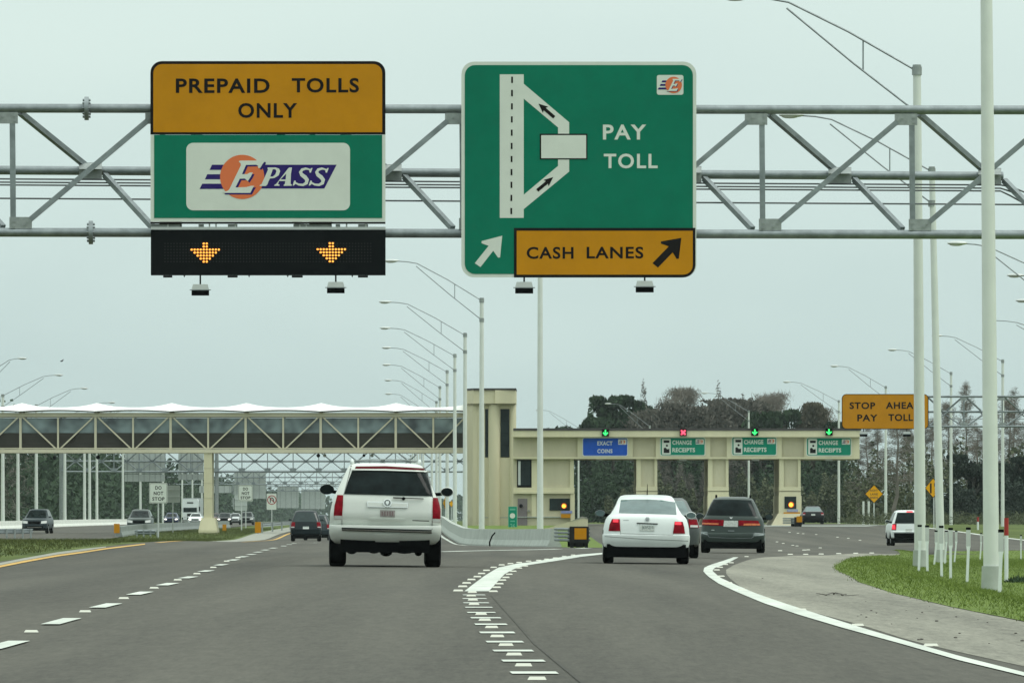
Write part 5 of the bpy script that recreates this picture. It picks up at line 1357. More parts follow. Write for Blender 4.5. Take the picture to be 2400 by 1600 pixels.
# ------------------------------------------------------------------ lamp posts
def lamp_post(label, x, d, ytop, head, group, dia=.23, base=False, ybase=None, lean=0.0):
    X = (x-CX)*d/F; zb = float(zg(X, d)) if ybase is None else ZC+(HY-ybase)*d/F
    zt_ = ZC + (HY-ytop)*d/F
    o = thing('lamp_post', label, 'lamp post', (X, d, zb), group)
    Xb = X; X = X + lean*d/F
    MB().tube([(Xb, d, zb-.1), ((X+Xb)/2, d, zb+(zt_-zb)*.5), (X, d, zt_)], [dia/2, dia*.42, dia*.33], 18).build('pole', M_pole, o, smooth=True)
    MB().tube([(X, d, zt_-.02), (X, d, zt_+.03)], dia*.36, 14).build('pole_cap', M_galvd, o)
    if base:
        m = MB(); m.tube([(Xb, d, zb-.05), (Xb, d, zb+.42)], [dia*.66, dia*.60], 18); m.build('pole_base', M_conc, o, smooth=True)
    hx = (head[0]-CX)*d/F; hz = ZC + (HY-head[1])*d/F; sg = 1 if hx > X else -1
    L = abs(hx-X)
    # two chords rising from the pole and meeting before the luminaire
    jx = X + sg*L*.76; jz = hz - .06
    up = [(X, d, zt_-.12), (X+sg*L*.38, d, zt_-.12+(jz-zt_+.12)*.55), (jx-sg*.2, d, jz-.06), (jx+sg*L*.07, d, jz+.03), (hx-sg*.3, d, hz)]
    MB().tube(up, .028, 6).build('upper_arm', M_galv, o, smooth=True)
    MB().tube([(X, d, zt_-1.12), (X+sg*L*.35, d, zt_-1.12+(jz-.22-zt_+1.12)*.47), (jx-sg*.15, d, jz-.2)], .026, 6).build('lower_arm', M_galv, o, smooth=True)
    t1 = .40; MB().tube([(X+sg*L*.30, d, zt_-.12+(jz-zt_+.12)*.43), (X+sg*L*.30, d, zt_-1.12+(jz-.22-zt_+1.12)*.395)], .02, 5).build('arm_strut', M_galv, o)
    for zz in (zt_-.12, zt_-1.12): MB().tube([(X, d, zz-.10), (X, d, zz+.10)], dia*.42, 12).build('clamp', M_galvd, o, smooth=True)
    h = MB(); h.ell((hx, d, hz+.02), .40, .17, .085, 16, 8); h.build('luminaire', M_alum, o, smooth=True)
    h = MB(); h.ell((hx+sg*.05, d, hz-.035), .26, .13, .06, 14, 6); h.build('lamp_lens', M_clear, o, smooth=True)
    return o
GR = 'lamp posts along the cash lanes'
dC, dA, dB = 118.0, 168.0, 218.0
lamp_post('thickest white lamp post at the right edge, rising out of the frame', 2324, dC, -330, (1700, -560), GR, .275, True, None, -15)
lamp_post('white lamp post cutting across the STOP AHEAD sign', 2157, dA, 155, (1728, -6), GR, .285, True, None, -8)
lamp_post('white lamp post just right of the STOP AHEAD sign', 2205, dB, 393, (1855, 271), GR, .275, True, None, -21)
for k, (x, d, yt, hd, ln) in enumerate(((2497, 268, 660, (2244, 571), 'lamp head just left of the thickest post, its own post outside the photo'),(2600, 318, 720, (2380, 646), 'upper of the two lamp heads at the right margin, post outside the photo'), (2600, 360, 770, (2398, 705), 'lower of the two lamp heads, cut off by the right margin'), (2560, 410, 815, (2318, 751), 'lamp arm showing right of the thickest post, its head hidden'),
    (2350, 494, 843, (2196, 787), 'slender white lamp post with the red marker post at its foot'), (2229, 558, 872, (2092, 820), 'slender white lamp post standing behind the truss of the STOP AHEAD gantry'), (2076, 623, 905, (1956, 858), 'slender white lamp post beside the RIGHT LANE ENDS sign'), (1966, 680, 938, (1844, 895), 'slender white lamp post seen under the right end of the canopy'), (1755, 760, 962, (1652, 921), 'slender white lamp post seen between the two rightmost booth piers'), (1523, 830, 997, (1425, 946), 'slender lamp post among the trees above the canopy, second from the tower'), (1356, 900, 1000, (1262, 961), 'slender lamp post behind the canopy nearest the tower'))):
    lamp_post(ln, x, d, yt, hd, GR, .27)
GL = 'lamp posts in a row before the tower'
rowL = ((1129, 360, 699, (918, 612)), (1090, 422, 781, (903, 708)), (1066, 484, 830, (903, 769)), (1048, 546, 868, (906, 815)), (1031, 608, 905, (906, 855)), (1023, 670, 940, (910, 891)), (1012, 735, 972, (911, 923)))
for k, (x, d, yt, hd) in enumerate(rowL):
    lamp_post('white lamp post, %s of the row receding left of the tower' % ('nearest and tallest', 'second', 'third', 'fourth', 'fifth', 'sixth', 'farthest single one')[k], x, d, yt, hd, GL, .30)
for k in range(7):
    d = 800+66*k; x = CX + (VX*d + 4.9)*F/d
    lamp_post('distant lamp post, part of the hazy cluster under the bridge beside the tower', x+2, d, 1219-10.6*F/d, (x-4.3*F/d, 1219-12.2*F/d), 'distant lamp posts clustered under the bridge', .30)
lamp_post('tall white post rising between the PAY TOLL sign and the plaza building', 1266, 320, 470, (1560, 390), 'lamp posts behind the big signs', .30)
GW = 'lamp posts beyond the oncoming road'
rowW = ((6.6, 628, 924, (138, 879), 'white lamp post at the left margin, first under the bridge'), (42, 655, 985, (90, 970), 'thin white lamp post second from the left margin'), (85, 680, 948, (197, 910), 'white lamp post rising behind the slate grey oncoming suv'), (152, 745, 975, (262, 943), 'white lamp post beside the big grey column'), (198, 796, 990, (295, 960), 'first of three close white lamp posts right of the grey column'), (210, 815, 992, (305, 962), 'middle of three close white lamp posts right of the grey column'), (227, 840, 1000, (320, 968), 'last of three close white lamp posts, below a black sensor'), (288, 912, 1010, (372, 982), 'white lamp post below the left edge of the far sign backs'), (329, 978, 1024, (405, 996), 'white lamp post behind the left part of the first DO NOT STOP sign'), (382, 1081, 1040, (450, 1015), 'white lamp post behind the right edge of the first DO NOT STOP sign'), (427, 1183, 1054, (490, 1030), 'white lamp post at the left of the white truck'), (451, 1246, 1060, (510, 1040), 'white lamp post above the white truck'), (473, 1306, 1066, (530, 1046), 'white lamp post touching the left of the footbridge pillar'))
for x, d, yt, hd, lab in rowW: lamp_post(lab, x, d, yt, hd, GW, .36)
lamp_post('lamp on a long arm entering from the left margin above the bridge', -50, 575, 888, (52, 840), GW, .3)

# ------------------------------------------------------------------ small signs and posts
def post_sign(name, label, cat, loops_fn, d, post_x, ybot, ytop, wd=.07):
    f = pl(d); o = thing(name, label, cat, GX(post_x, d))
    for px in (post_x if isinstance(post_x, (list, tuple)) else [post_x]):
        X = (px-CX)*d/F; z0 = float(zg(X, d)); MB().box(X-wd/2, X+wd/2, d+.04, d+.04+wd, z0-.1, ZC+(HY-ytop)*d/F).build('sign_post', M_alum, o)
    loops_fn(o, f); return o
def dns(x0, y0, x1, y1):
    def fn(o, f):
        MB().prism(rr(x0, y0, x1, y1, 3), f, -.01, .02).build('panel', M_sw, o)
        w_, h = x1-x0, y1-y0; m = MB()
        m.prism([rr(x0+1.1, y0+1.1, x1-1.1, y1-1.1, 2.5), rr(x0+1.9, y0+1.9, x1-1.9, y1-1.9, 2.2)], f, .021, .023)
        m.build('border', M_sb, o)
        for wd, a, b, y in (('DO', .33, .68, .15), ('NOT', .25, .77, .42), ('STOP', .17, .84, .69)): word(wd, f, (x0+a*w_, y0+y*h, x0+b*w_, y0+(y+.18)*h), .023, M_sb, o, .03, 1.1)
    return fn
post_sign('roadside_sign', 'larger white DO NOT STOP sign left of the footbridge pillar', 'road sign', dns(349.5, 1131, 392.5, 1179), 455, 371, 1254, 1140, .09)
post_sign('roadside_sign', 'smaller hazy white DO NOT STOP sign right of the footbridge pillar', 'road sign', dns(558, 1136, 592.5, 1174), 575, 566, 1240, 1140, .10)
def back(x0, y0, x1, y1):
    def fn(o, f):
        MB().prism(rr(x0, y0, x1, y1, 2.5), f, -.01, .02).build('panel', M_sback, o)
        for t in (.22, .62): MB().prism([(x0, y0+(y1-y0)*t), (x1, y0+(y1-y0)*t), (x1, y0+(y1-y0)*t+1.6), (x0, y0+(y1-y0)*t+1.6)], f, .021, .06).build('stiffener', M_alum, o)
    return fn
post_sign('roadside_sign', 'grey back of a sign directly right of the larger DO NOT STOP sign', 'road sign', back(390, 1137, 422, 1177), 520, 405, 1240, 1150, .09)
post_sign('roadside_sign', 'grey back of a sign below the smaller DO NOT STOP sign', 'road sign', back(550, 1160, 579.5, 1196.5), 640, 576, 1238, 1180, .10)
def uturn(o, f):
    MB().prism(rr(625, 1156, 648, 1194, 2), f, -.01, .02).build('panel', M_sw, o)
    MB().prism([circ(637, 1171, 11, 28), circ(637, 1171, 8.9, 28)], f, .021, .024).build('red_ring', mat('sign_red', (.30, .03, .035), .6), o)
    m = MB(); m.prism(stroke([(633.5, 1177), (633.5, 1169), (635, 1166), (638.5, 1166), (640.5, 1169), (640.5, 1173)], 2.2), f, .020, .0225); m.prism([(637.6, 1172), (643.4, 1172), (640.5, 1176.5)], f, .020, .0224); m.build('arrow', M_sb, o)
    MB().prism(stroke([(630.5, 1164.5), (643.5, 1177.5)], 2.0), f, .0235, .0265).build('red_slash', mat('sign_red', (.3,.03,.035), .6), o)
post_sign('roadside_sign', 'white no U turn sign with red ring above the median guardrail', 'road sign', uturn, 600, 637, 1228, 1160, .08)
def diamond(cx, cy, hx, hy, words=None, merge=False):
    def fn(o, f):
        MB().prism([(cx, cy-hy), (cx+hx, cy), (cx, cy+hy), (cx-hx, cy)], f, -.01, .02).build('panel', M_sb, o)
        k = .93
        MB().prism([(cx, cy-hy*k), (cx+hx*k, cy), (cx, cy+hy*k), (cx-hx*k, cy)], f, .021, .024).build('orange_face', mat('sign_yellow', (.70, .345, .004), .7, spec=.1), o)
        m = MB()
        if words:
            for wd, a, y in words: word(wd, f, (cx-hx*a, cy+hy*y, cx+hx*a, cy+hy*(y+.23)), .026, mat('faded_sign_ink', (.12, .055, .01), .6), o, .03, 1.05)
        if merge:
            m.prism([(cx-hx*.38, cy-hy*.48), (cx-hx*.18, cy-hy*.48), (cx-hx*.18, cy+hy*.52), (cx-hx*.38, cy+hy*.52)], f, .025, .027)
            m.prism(stroke([(cx+hx*.42, cy+hy*.0), (cx+hx*.22, cy-hy*.22), (cx+hx*.22, cy-hy*.50)], hx*.2), f, .025, .027)
            for t in (.08, .28, .46): m.prism([(cx+hx*.18, cy+hy*t), (cx+hx*.34, cy+hy*t), (cx+hx*.34, cy+hy*(t+.1)), (cx+hx*.18, cy+hy*(t+.1))], f, .025, .027)
            m.build('merge_symbol', M_sb, o)
    return fn
post_sign('warning_sign', 'yellow diamond sign reading RIGHT LANE ENDS by two short white posts', 'road sign', diamond(2048.6, 1157, 21.7, 21.7, (('RIGHT', .42, -.50), ('LANE', .40, -.10), ('ENDS', .42, .28))), 610, 2048.6, 1222, 1170, .12)
post_sign('warning_sign', 'yellow diamond lane merge sign between two white lamp posts', 'road sign', diamond(2187, 1143, 19.5, 23.5, None, True), 470, 2189, 1233, 1160, .08)
post_sign('warning_sign', 'yellow diamond sign seen at an angle right of the white suv', 'road sign', diamond(1044, 1178, 5.6, 17, None, True), 600, 1044, 1225, 1185, .08)
post_sign('warning_sign', 'small yellow diamond sign between lamp posts left of the tower', 'road sign', diamond(1058, 1180, 5.5, 8), 700, 1058, 1225, 1185, .08)
def omark(x0, y0, x1, y1, d, label):
    f = pl(d); o = thing('object_marker', label, 'marker', GX((x0+x1)/2, d), 'yellow object markers on the median')
    MB().prism(rr(x0, y0, x1, y1, .8), f, -.015, .02).build('panel', M_org, o)
    X = ((x0+x1)/2-CX)*d/F; z0 = float(zg(X, d)); MB().box(X-.04, X+.04, d+.03, d+.09, min(z0, ZC+(HY-y1)*d/F)-.1, ZC+(HY-y0-3)*d/F).build('marker_post', M_galv, o)
omark(267, 1226.5, 280.5, 1248.5, 470, 'yellow marker plate at the left end of the median barrier')
omark(521.5, 1228, 530.5, 1246.5, 560, 'small yellow marker plate right of the footbridge pillar')
omark(597.5, 1222.5, 611.5, 1248, 505, 'yellow marker plate at the foot of the peaked guardrail')
def mile(o, f):
    x0, y0, x1, y1 = 1191, 1186, 1212, 1243
    MB().prism(rr(x0, y0, x1, y1, 2), f, -.01, .02).build('border', mat('sign_green_pale', (.10, .36, .26), .6), o)
    MB().prism(rr(x0+1.3, y0+1.3, x1-1.3, y1-1.3, 1.5), f, .021, .024).build('green_panel', M_grn2, o)
    MB().prism(circ(1201, 1208, 6.3, 20), f, .025, .028).build('route_shield', M_sw, o)
    m = MB(); m.text('26', f, 1195.5, 1226, 1207.5, 1238, .027, .03, 1.0); m.prism([(1195, 1191), (1208, 1191), (1208, 1195), (1195, 1195)], f, .025, .027); m.prism([(1196, 1219), (1207, 1219), (1207, 1222), (1196, 1222)], f, .025, .027)
    m.build('lettering', mat('sign_green_pale', (.10, .36, .26), .6), o)
post_sign('mile_marker', 'narrow green mile marker sign on the grass before the tower', 'road sign', mile, 470, 1201, 1246, 1230, .06)
f_ = lambda x, d, yt, lab: None
for x, lab in ((2023.6, 'left one of two plain short white posts by the yellow diamond sign'), (2036, 'right one of two plain short white posts by the yellow diamond sign')):
    d = 600; X = (x-CX)*d/F; z0 = float(zg(X, d)); m = MB(); m.tube([(X, d, z0-.1), (X, d, ZC+(HY-1174)*d/F)], .09, 10)
    tag(m.build('bollard', M_pole, origin=(X, d, z0), smooth=True), lab, 'post', 'short white posts by the diamond sign')

# flexible delineators on the verge
for x, yb, yt, lab in ((2155.5, 1339, 1229, 'delineator in front of the post that crosses the STOP AHEAD sign'), (2173, 1340, 1230, 'delineator just right of the post that crosses the STOP AHEAD sign'), (2206, 1353, 1231, 'delineator in front of the middle lamp post'), (2228, 1357, 1236, 'delineator just right of the middle lamp post'), (2269.5, 1365, 1235, 'delineator standing free between the middle and thickest lamp posts'), (2346, 1391, 1240, 'nearest and tallest delineator, at the foot of the thickest lamp post'), (2194, 1324, 1242, 'thin delineator at the left foot of the middle lamp post'), (2218, 1322, 1242, 'far delineator half hidden behind the middle lamp post'), (2241, 1318, 1242, 'small leaning delineator right of the middle lamp post'), (2299.5, 1311, 1248, 'small far delineator left of the thickest lamp post'), (2393, 1310, 1253, 'small far delineator at the right margin')):
    g = G(x, yb); d = g.y; s = d/F; h = (yb-yt)*s; X = g.x
    o = thing('delineator', 'white ' + lab, 'delineator', g, 'white delineator posts on the verge')
    f2 = lambda a, b, o_: Vector((X+a, d-o_, g.z+b))
    lean = (nrng.uniform(-.02, .03) + .045*(yb < 1330 and x < 2390))*1.0
    w0, w1 = .022*1.15, .034*1.15
    if yb > 1330: w0, w1 = .026, .042
    MB().prism([(-w0-lean, -.06), (w0-lean, -.06), (w0, h*.58), (w1, h*.66), (-w1, h*.66), (-w0, h*.58)], f2, -.012, .012).build('post_stem', M_pwhite2, o)
    MB().prism([(-w1, h*.66), (w1, h*.66), (w1, h*.955), (-w1, h*.955)], f2, -.011, .013).build('reflective_sheet', M_alum, o)
    MB().prism([(-w1-.003, h*.955), (w1+.003, h*.955), (w1+.003, h), (-w1-.003, h)], f2, -.014, .015).build('cap', M_black, o)
for x, yb, yt, ym, lab in ((2358.7, 1365, 1213, 1254, 'white marker post with red top behind the thickest lamp post'), (2292, 1240, 1211, 1222, 'tiny distant white marker post with red top on the far verge')):
    g = G(x, yb) if yb > 1300 else GX(x, 455); s = g.y/F; d = g.y
    o = thing('marker_post', lab, 'marker post', g)
    r_ = 4.8*s if yb > 1300 else 2.4*s
    z1_ = ZC+(HY-ym)*s; z2_ = ZC+(HY-yt)*s
    MB().tube([(g.x, d, g.z-.05), (g.x, d, z1_)], r_, 12).build('post_stem', M_pwhite2, o, smooth=True)
    MB().tube([(g.x, d, z1_), (g.x, d, z2_)], r_*1.08, 12).build('red_sheeting', M_redpost, o, smooth=True)

# fallen twig on the shoulder
g = G(1965, 1394); m = MB()
T7 = [G(*p) for p in Z7([(920,392),(945,403),(990,404),(1030,396),(1060,390),(1085,403),(1140,408),(1215,410)])]
m.tube([(p.x, p.y, p.z+.02+.012*(i % 2)) for i, p in enumerate(T7)], [.004,.006,.008,.008,.008,.006,.004,.002], 5)
a = G(*Z7([(1040,395)])[0]); m.tube([(a.x, a.y, a.z+.02), (a.x+.02, a.y-.15, a.z+.035)], [.012, .004], 5)
a = G(*Z7([(1095,405)])[0]); m.tube([(a.x, a.y, a.z+.02), (a.x+.07, a.y+.2, a.z+.03)], [.01, .003], 5)
tag(m.build('fallen_twig', M_bark, origin=T7[0]), 'thin bent dead twig lying on the pale shoulder', 'twig')
# scattered crumbs of debris on the shoulder
m = MB()
for (a, b) in [(630,221),(795,250),(550,283),(1262,443),(1300,507),(1335,523),(1207,545),(1265,552),(1540,507),(1650,520),(1700,480),(1785,455),(1908,665),(1880,695),(2112,736),(2100,590),(2295,665),(1645,707),(1625,709),(1885,550),(1750,580),(2035,570),(2340,717),(1230,536),(1616,560),(1440,600)]:
    p = G(*Z7([(a, b)])[0]); r_ = rng.uniform(.004, .012); m.ell((p.x, p.y, p.z+.012), r_*1.5, r_*2, r_*.7, 6, 4)
tag(m.build('debris', M_bark), 'dark crumbs of debris scattered over the pale shoulder', 'debris', kind='stuff')
# dark weed clump in the verge beside the thickest post
def weed(x, y, label, rw, rh):
    g = G(x, y); m = MB()
    for k in range(260):
        a = rng.uniform(0, 6.28); r_ = rw*math.sqrt(rng.random()); X, d = g.x+r_*math.cos(a), g.y+r_*2*math.sin(a); z = float(zg(X, d)); h = rh*(1-(r_/rw)**2)*rng.uniform(.5, 1.1)+.04
        t = rng.uniform(0, 6.28); o = len(m.v); wd = .018
        m.v += [(X-math.cos(t)*wd, d-math.sin(t)*wd, z+h*.3), (X+math.cos(t)*wd, d+math.sin(t)*wd, z+h*.3), (X+rng.gauss(0, .05), d+rng.gauss(0, .05), z+h)]; m.f.append((o, o+1, o+2))
    tag(m.build('weed_clump', M_leafd, origin=g, normals=False), label, 'weeds')
weed(2390, 1366, 'dark leafy weed clump in the grass at the right margin', .30, .16)

# bird
g = P(145, 845, 300); m = MB()
f3 = lambda a, b, o_: P(145+a, 845+b, 300-o_)
m.prism([(-5,1.5),(-1,0),(1.5,-2),(4.5,-4),(3.5,-1),(1.8,1.2),(-1,2)], f3, -.04, .04)
m.ell(f3(-1, 1.2, 0), .05, .12, .025, 10, 6)
tag(m.build('bird', M_black, origin=g), 'small dark bird gliding in the sky over the footbridge', 'bird')

# ------------------------------------------------------------------ far gantries over the main road
def far_gantry(label, d, xl, xr, bay, yt, ym, yb, col, group='far gantries beyond the footbridge', ncol=2):
    f = pl(d); o = thing('sign_gantry', label, 'sign gantry', GX((xl+xr)/2, d), group)
    m = MB()
    for yy, off in ((yt, 0), (yb, 0), (ym, -1.9)): m.tube([f(xl, yy, off), f(xr, yy, off)], .13, 8)
    m.build('chord', M_galv, o, smooth=True)
    m = MB(); n = int((xr-xl)/bay)
    for i in range(n+1):
        vx = xl + bay*i
        m.bar(f(vx, yt), f(vx, yb), .13, .1)
        if i < n:
            m.bar(f(vx, yt, 0), f(vx+bay/2, ym, -1.9), .13, .1); m.bar(f(vx+bay/2, ym, -1.9), f(vx+bay, yt, 0), .13, .1)
            m.bar(f(vx, yb, 0), f(vx+bay/2, ym, -1.9), .13, .1); m.bar(f(vx+bay/2, ym, -1.9), f(vx+bay, yb, 0), .13, .1)
            m.box(f(vx+bay/2, ym).x-.3, f(vx+bay/2, ym).x+.3, d+1.8, d+2, f(0, ym).z-.2, f(0, ym).z+.2)
            m.box(f(vx, yb).x-.4, f(vx, yb).x+.4, d-.16, d-.12, f(0, yb).z+.1, f(0, yb).z+.5)
    m.build('lattice', M_galv, o)
    for x, wpx in col:
        X = (x-CX)*d/F; r_ = wpx/2*d/F; MB().tube([(X, d+1.2, float(zg(X, d))-.2), (X, d+1.2, f(0, yt).z)], r_, 16).build('column', M_galvd, o, smooth=True)
def sign_back(label, d, x0, y0, x1, y1, off=-2.5, ribs=True):
    f = pl(d); o = thing('gantry_sign', label, 'road sign', f((x0+x1)/2, y1, off), 'grey sign backs on the far gantries')
    MB().prism(rr(x0, y0, x1, y1, 1.5), f, off-.06, off).build('panel', M_sback, o)
    k = x0+6
    while k < x1-3: MB().prism([(k, y0), (k+1.5, y0), (k+1.5, y1), (k, y1)], f, off+.001, off+.09).build('stiffener', M_galvd, o); k += 13
far_gantry('tall hazy truss gantry directly beyond the footbridge', 950, 147, 1140, 60, 1056, 1080.5, 1105, ((145, 15), (507, 9)))
far_gantry('second hazy truss gantry lower beyond the footbridge', 1530, 335, 1010, 37, 1103, 1118, 1134.5, ((340, 9), (1000, 7)))
far_gantry('third pale truss gantry farthest down the road', 2100, 500, 960, 27, 1128, 1139, 1150, ((545, 6), (955, 5)))
sign_back('large grey sign back left of the pillar on the tall gantry', 950, 292, 1059, 386.5, 1109)
sign_back('grey dark board back hanging under the large sign back', 950, 292, 1110.5, 386.5, 1128)
sign_back('grey sign back touching the left of the footbridge pillar', 950, 418, 1059, 477, 1108)
sign_back('grey board back under the sign touching the pillar', 950, 418, 1110, 477, 1124)
sign_back('long pale board back crossing behind the footbridge pillar', 1180, 467, 1138, 542, 1154.5)
sign_back('grey sign back above the smaller DO NOT STOP sign', 1530, 549, 1107, 623, 1168)
sign_back('pale hazy sign back above the no U turn sign', 2100, 650, 1140, 700, 1190)
sign_back('palest hazy sign back left of the white suv mirror', 2100, 706, 1146, 762, 1192)

# ------------------------------------------------------------------ vegetation
def quads(name, C, N, U, m, parent=None, origin=(0,0,0)):
    """leaf-sized faces: centres C, half axes N and U"""
    n = len(C); V = np.stack([C-N-U*.6, C+N*.25-U, C+N+U*.5, C-N*.3+U], 1) - np.array(origin)
    me = bpy.data.meshes.new(name); me.vertices.add(4*n); me.vertices.foreach_set('co', V.ravel())
    me.loops.add(4*n); me.loops.foreach_set('vertex_index', np.arange(4*n)); me.polygons.add(n)
    me.polygons.foreach_set('loop_start', np.arange(0, 4*n, 4)); me.update(calc_edges=True)
    me.materials.append(m); o = bpy.data.objects.new(name, me); COL.objects.link(o)
    if parent: o.parent = parent
    return o
def rand_axes(n, a, b, droop=0.0):
    v = nrng.normal(size=(n, 3)); v /= np.linalg.norm(v, axis=1)[:, None]
    u = nrng.normal(size=(n, 3)); u -= (u*v).sum(1)[:, None]*v; u /= np.linalg.norm(u, axis=1)[:, None]
    s = nrng.uniform(.6, 1.3, n)[:, None]
    return v*a*s, u*b*s
def limbs(m, base, h, r0, spread, levels=4, up=.6, lr=None, tips=None, first=.35, nb=(3, 5), taper=.62, zfac=1.0):
    """recursive branches; collects tips"""
    lr = lr or rng
    def grow(p, d, L, r, lv):
        k = 3; pts = [p]; rs = [r]
        for i in range(k):
            d = (d + Vector((lr.gauss(0, .14), lr.gauss(0, .14), lr.gauss(0, .10)+.05*up))).normalized(); p = p + d*L/k; pts.append(p); rs.append(r*(1-(i+1)/k*.45))
        m.tube(pts, rs, 6 if r > .06 else (4 if r > .025 else 3), False)
        tips.append((p, d, lv))
        if lv >= levels: return
        for j in range(lr.randint(*nb)):
            t = lr.uniform(.35, 1.0); q = pts[0].lerp(pts[-1], t) if t < .99 else pts[-1]
            i = min(k-1, int(t*k)); q = pts[i].lerp(pts[i+1], t*k-i)
            a = lr.uniform(0, 6.28); sd = Vector((math.cos(a), math.sin(a), lr.uniform(-.15, .55)*zfac))
            grow(q, (d*(1-spread) + sd*spread).normalized(), L*lr.uniform(.45, .7), max(.012, r*taper*lr.uniform(.7, 1)), lv+1)
    grow(base, Vector((lr.gauss(0, .03), lr.gauss(0, .03), 1)), h*first, r0, 0)
def tree_mesh(kind, seed):
    """unit trees about 10 m tall: (trunk mesh, crown mesh)"""
    lr = random.Random(seed); nr = np.random.default_rng(seed); tr = MB(); tips = []
    if kind == 'bare':            # tall cypress: leader with short level branches and a twiggy haze
        p = Vector((0, 0, 0)); pts = [p]; 
        for i in range(8): p = p + Vector((lr.gauss(0, .08), lr.gauss(0, .08), 1.25)); pts.append(p)
        tr.tube(pts, [.20, .165, .14, .12, .10, .08, .06, .04, .015], 8, False)
        C, N, U = [], [], []
        for i in range(70):
            t = lr.uniform(.22, .99)**.8; k = min(7, int(t*8)); q = pts[k].lerp(pts[k+1], t*8-k)
            L = (2.3*(1-t)**.7+.35)*lr.uniform(.6, 1.15); a = lr.uniform(0, 6.28); d = Vector((math.cos(a), math.sin(a), lr.uniform(-.05, .55))).normalized()
            e1 = q + d*L*.5 + Vector((0, 0, lr.gauss(0, .06))); e2 = q + d*L + Vector((0, 0, lr.gauss(.05, .12)))
            tr.tube([q, e1, e2], [.035*(1-t)+.014, .02*(1-t)+.010, .006], 4, False)
            for j in range(46):
                s = lr.uniform(.25, 1.05); c = q.lerp(e2, s) + Vector((lr.gauss(0, .16), lr.gauss(0, .16), lr.gauss(.02, .14)))
                b = lr.uniform(0, 6.28); ax = Vector((math.cos(b)*.8, math.sin(b)*.8, lr.gauss(.2, .5))).normalized()*lr.uniform(.14, .34)
                C.append(c); N.append(ax); sd = ax.cross(Vector((0, 1, 0))).normalized()*.011; U.append(sd)
        return tr, np.array(C), np.array(N), np.array(U)
    if kind in ('twiggy', 'brown'):   # round leafless or russet crown
        limbs(tr, Vector((0,0,0)), 10, .24, .62, 4, .5, lr, tips, .36, (3, 5))
        C, N, U = [], [], []
        zs = max(t[0].z for t in tips)
        for p, d, lv in tips:
            if lv < 2: continue
            for j in range(22 if kind == 'twiggy' else 42):
                c = p + Vector((lr.gauss(0, .34), lr.gauss(0, .34), lr.gauss(.05, .30)))
                b = lr.uniform(0, 6.28); ax = Vector((math.cos(b), math.sin(b), lr.gauss(.25, .6))).normalized()
                if kind == 'twiggy': C.append(c); N.append(ax*lr.uniform(.14, .36)); U.append(ax.cross(Vector((0, 1, .1))).normalized()*.013)
                else: C.append(c); N.append(ax*lr.uniform(.08, .17)); U.append(ax.cross(Vector((0, 1, .1))).normalized()*lr.uniform(.03, .07))
        return tr, np.array(C), np.array(N), np.array(U)
    # evergreen: clumps carried by limbs
    limbs(tr, Vector((0,0,0)), 10, .26, .66, 3, .3, lr, tips, .42, (3, 5))
    C = []
    for p, d, lv in tips:
        if lv < 2: continue
        k = 85 if kind == 'oak' else 100; rx = lr.uniform(.40, .85); rz = rx*(.62 if kind == 'oak' else .34)
        v = nr.normal(size=(k, 3)); v /= np.linalg.norm(v, axis=1)[:, None]; v *= (nr.uniform(.35, 1, k)**.5)[:, None]
        C.append(np.array(p) + v*np.array([rx, rx, rz]))
    C = np.concatenate(C); n = len(C)
    v = nr.normal(size=(n, 3)); v /= np.linalg.norm(v, axis=1)[:, None]; u = nr.normal(size=(n, 3)); u -= (u*v).sum(1)[:, None]*v; u /= np.linalg.norm(u, axis=1)[:, None]
    s = nr.uniform(.6, 1.3, n)[:, None]
    return tr, C, v*.17*s, u*.10*s
PROTO = {}
def tree(name, kind, seed, label, x, d, ytop, wpx, m, cat='tree', group=None, rz=0.0, tm=None, sink=0.0, wmul=1.0):
    """crown top at photo row ytop, crown width wpx"""
    X = (x-CX)*d/F; z0 = float(zg(X, d)) - sink; H = ZC+(HY-ytop)*d/F - z0; Wd = wpx*d/F*wmul
    o = thing(name, label, cat, (X, d, z0), group)
    key = (kind, seed, m.name)
    if key not in PROTO:
        tr, C, N, U = tree_mesh(kind, seed)
        if kind != 'bare':      # rounded tops: lone leaders are drawn down into the crown
            zc = float(np.percentile(C[:, 2], 76)); s_ = .17*zc; dome = lambda q: q if q <= zc else zc + s_*(1-math.exp(-(q-zc)/s_)); C[:, 2] = [dome(q) for q in C[:, 2]]
            tr.v = [(a, b, dome(q)) for a, b, q in tr.v]
        t_ = tr.build('trunk', tm or (M_twig if kind in ('bare', 'twiggy') else M_bark), None, (0,0,0))
        c_ = quads('crown', C, N, U, m)
        zt_ = max(C[:, 2].max(), 1); wd = np.percentile(np.abs(C[:, :2]), 95)*2
        PROTO[key] = (t_, c_, zt_, wd); ps = (t_, c_)
    else:
        ps = []
        for q in PROTO[key][:2]: c = q.copy(); COL.objects.link(c); ps.append(c)
    for q in ps: q.parent = o
    _, _, zt_, wd = PROTO[key]
    o.scale = (Wd/wd, Wd/wd, H/zt_); o.rotation_euler = (0, 0, rz)
    return o
GT = 'trees behind the toll plaza'
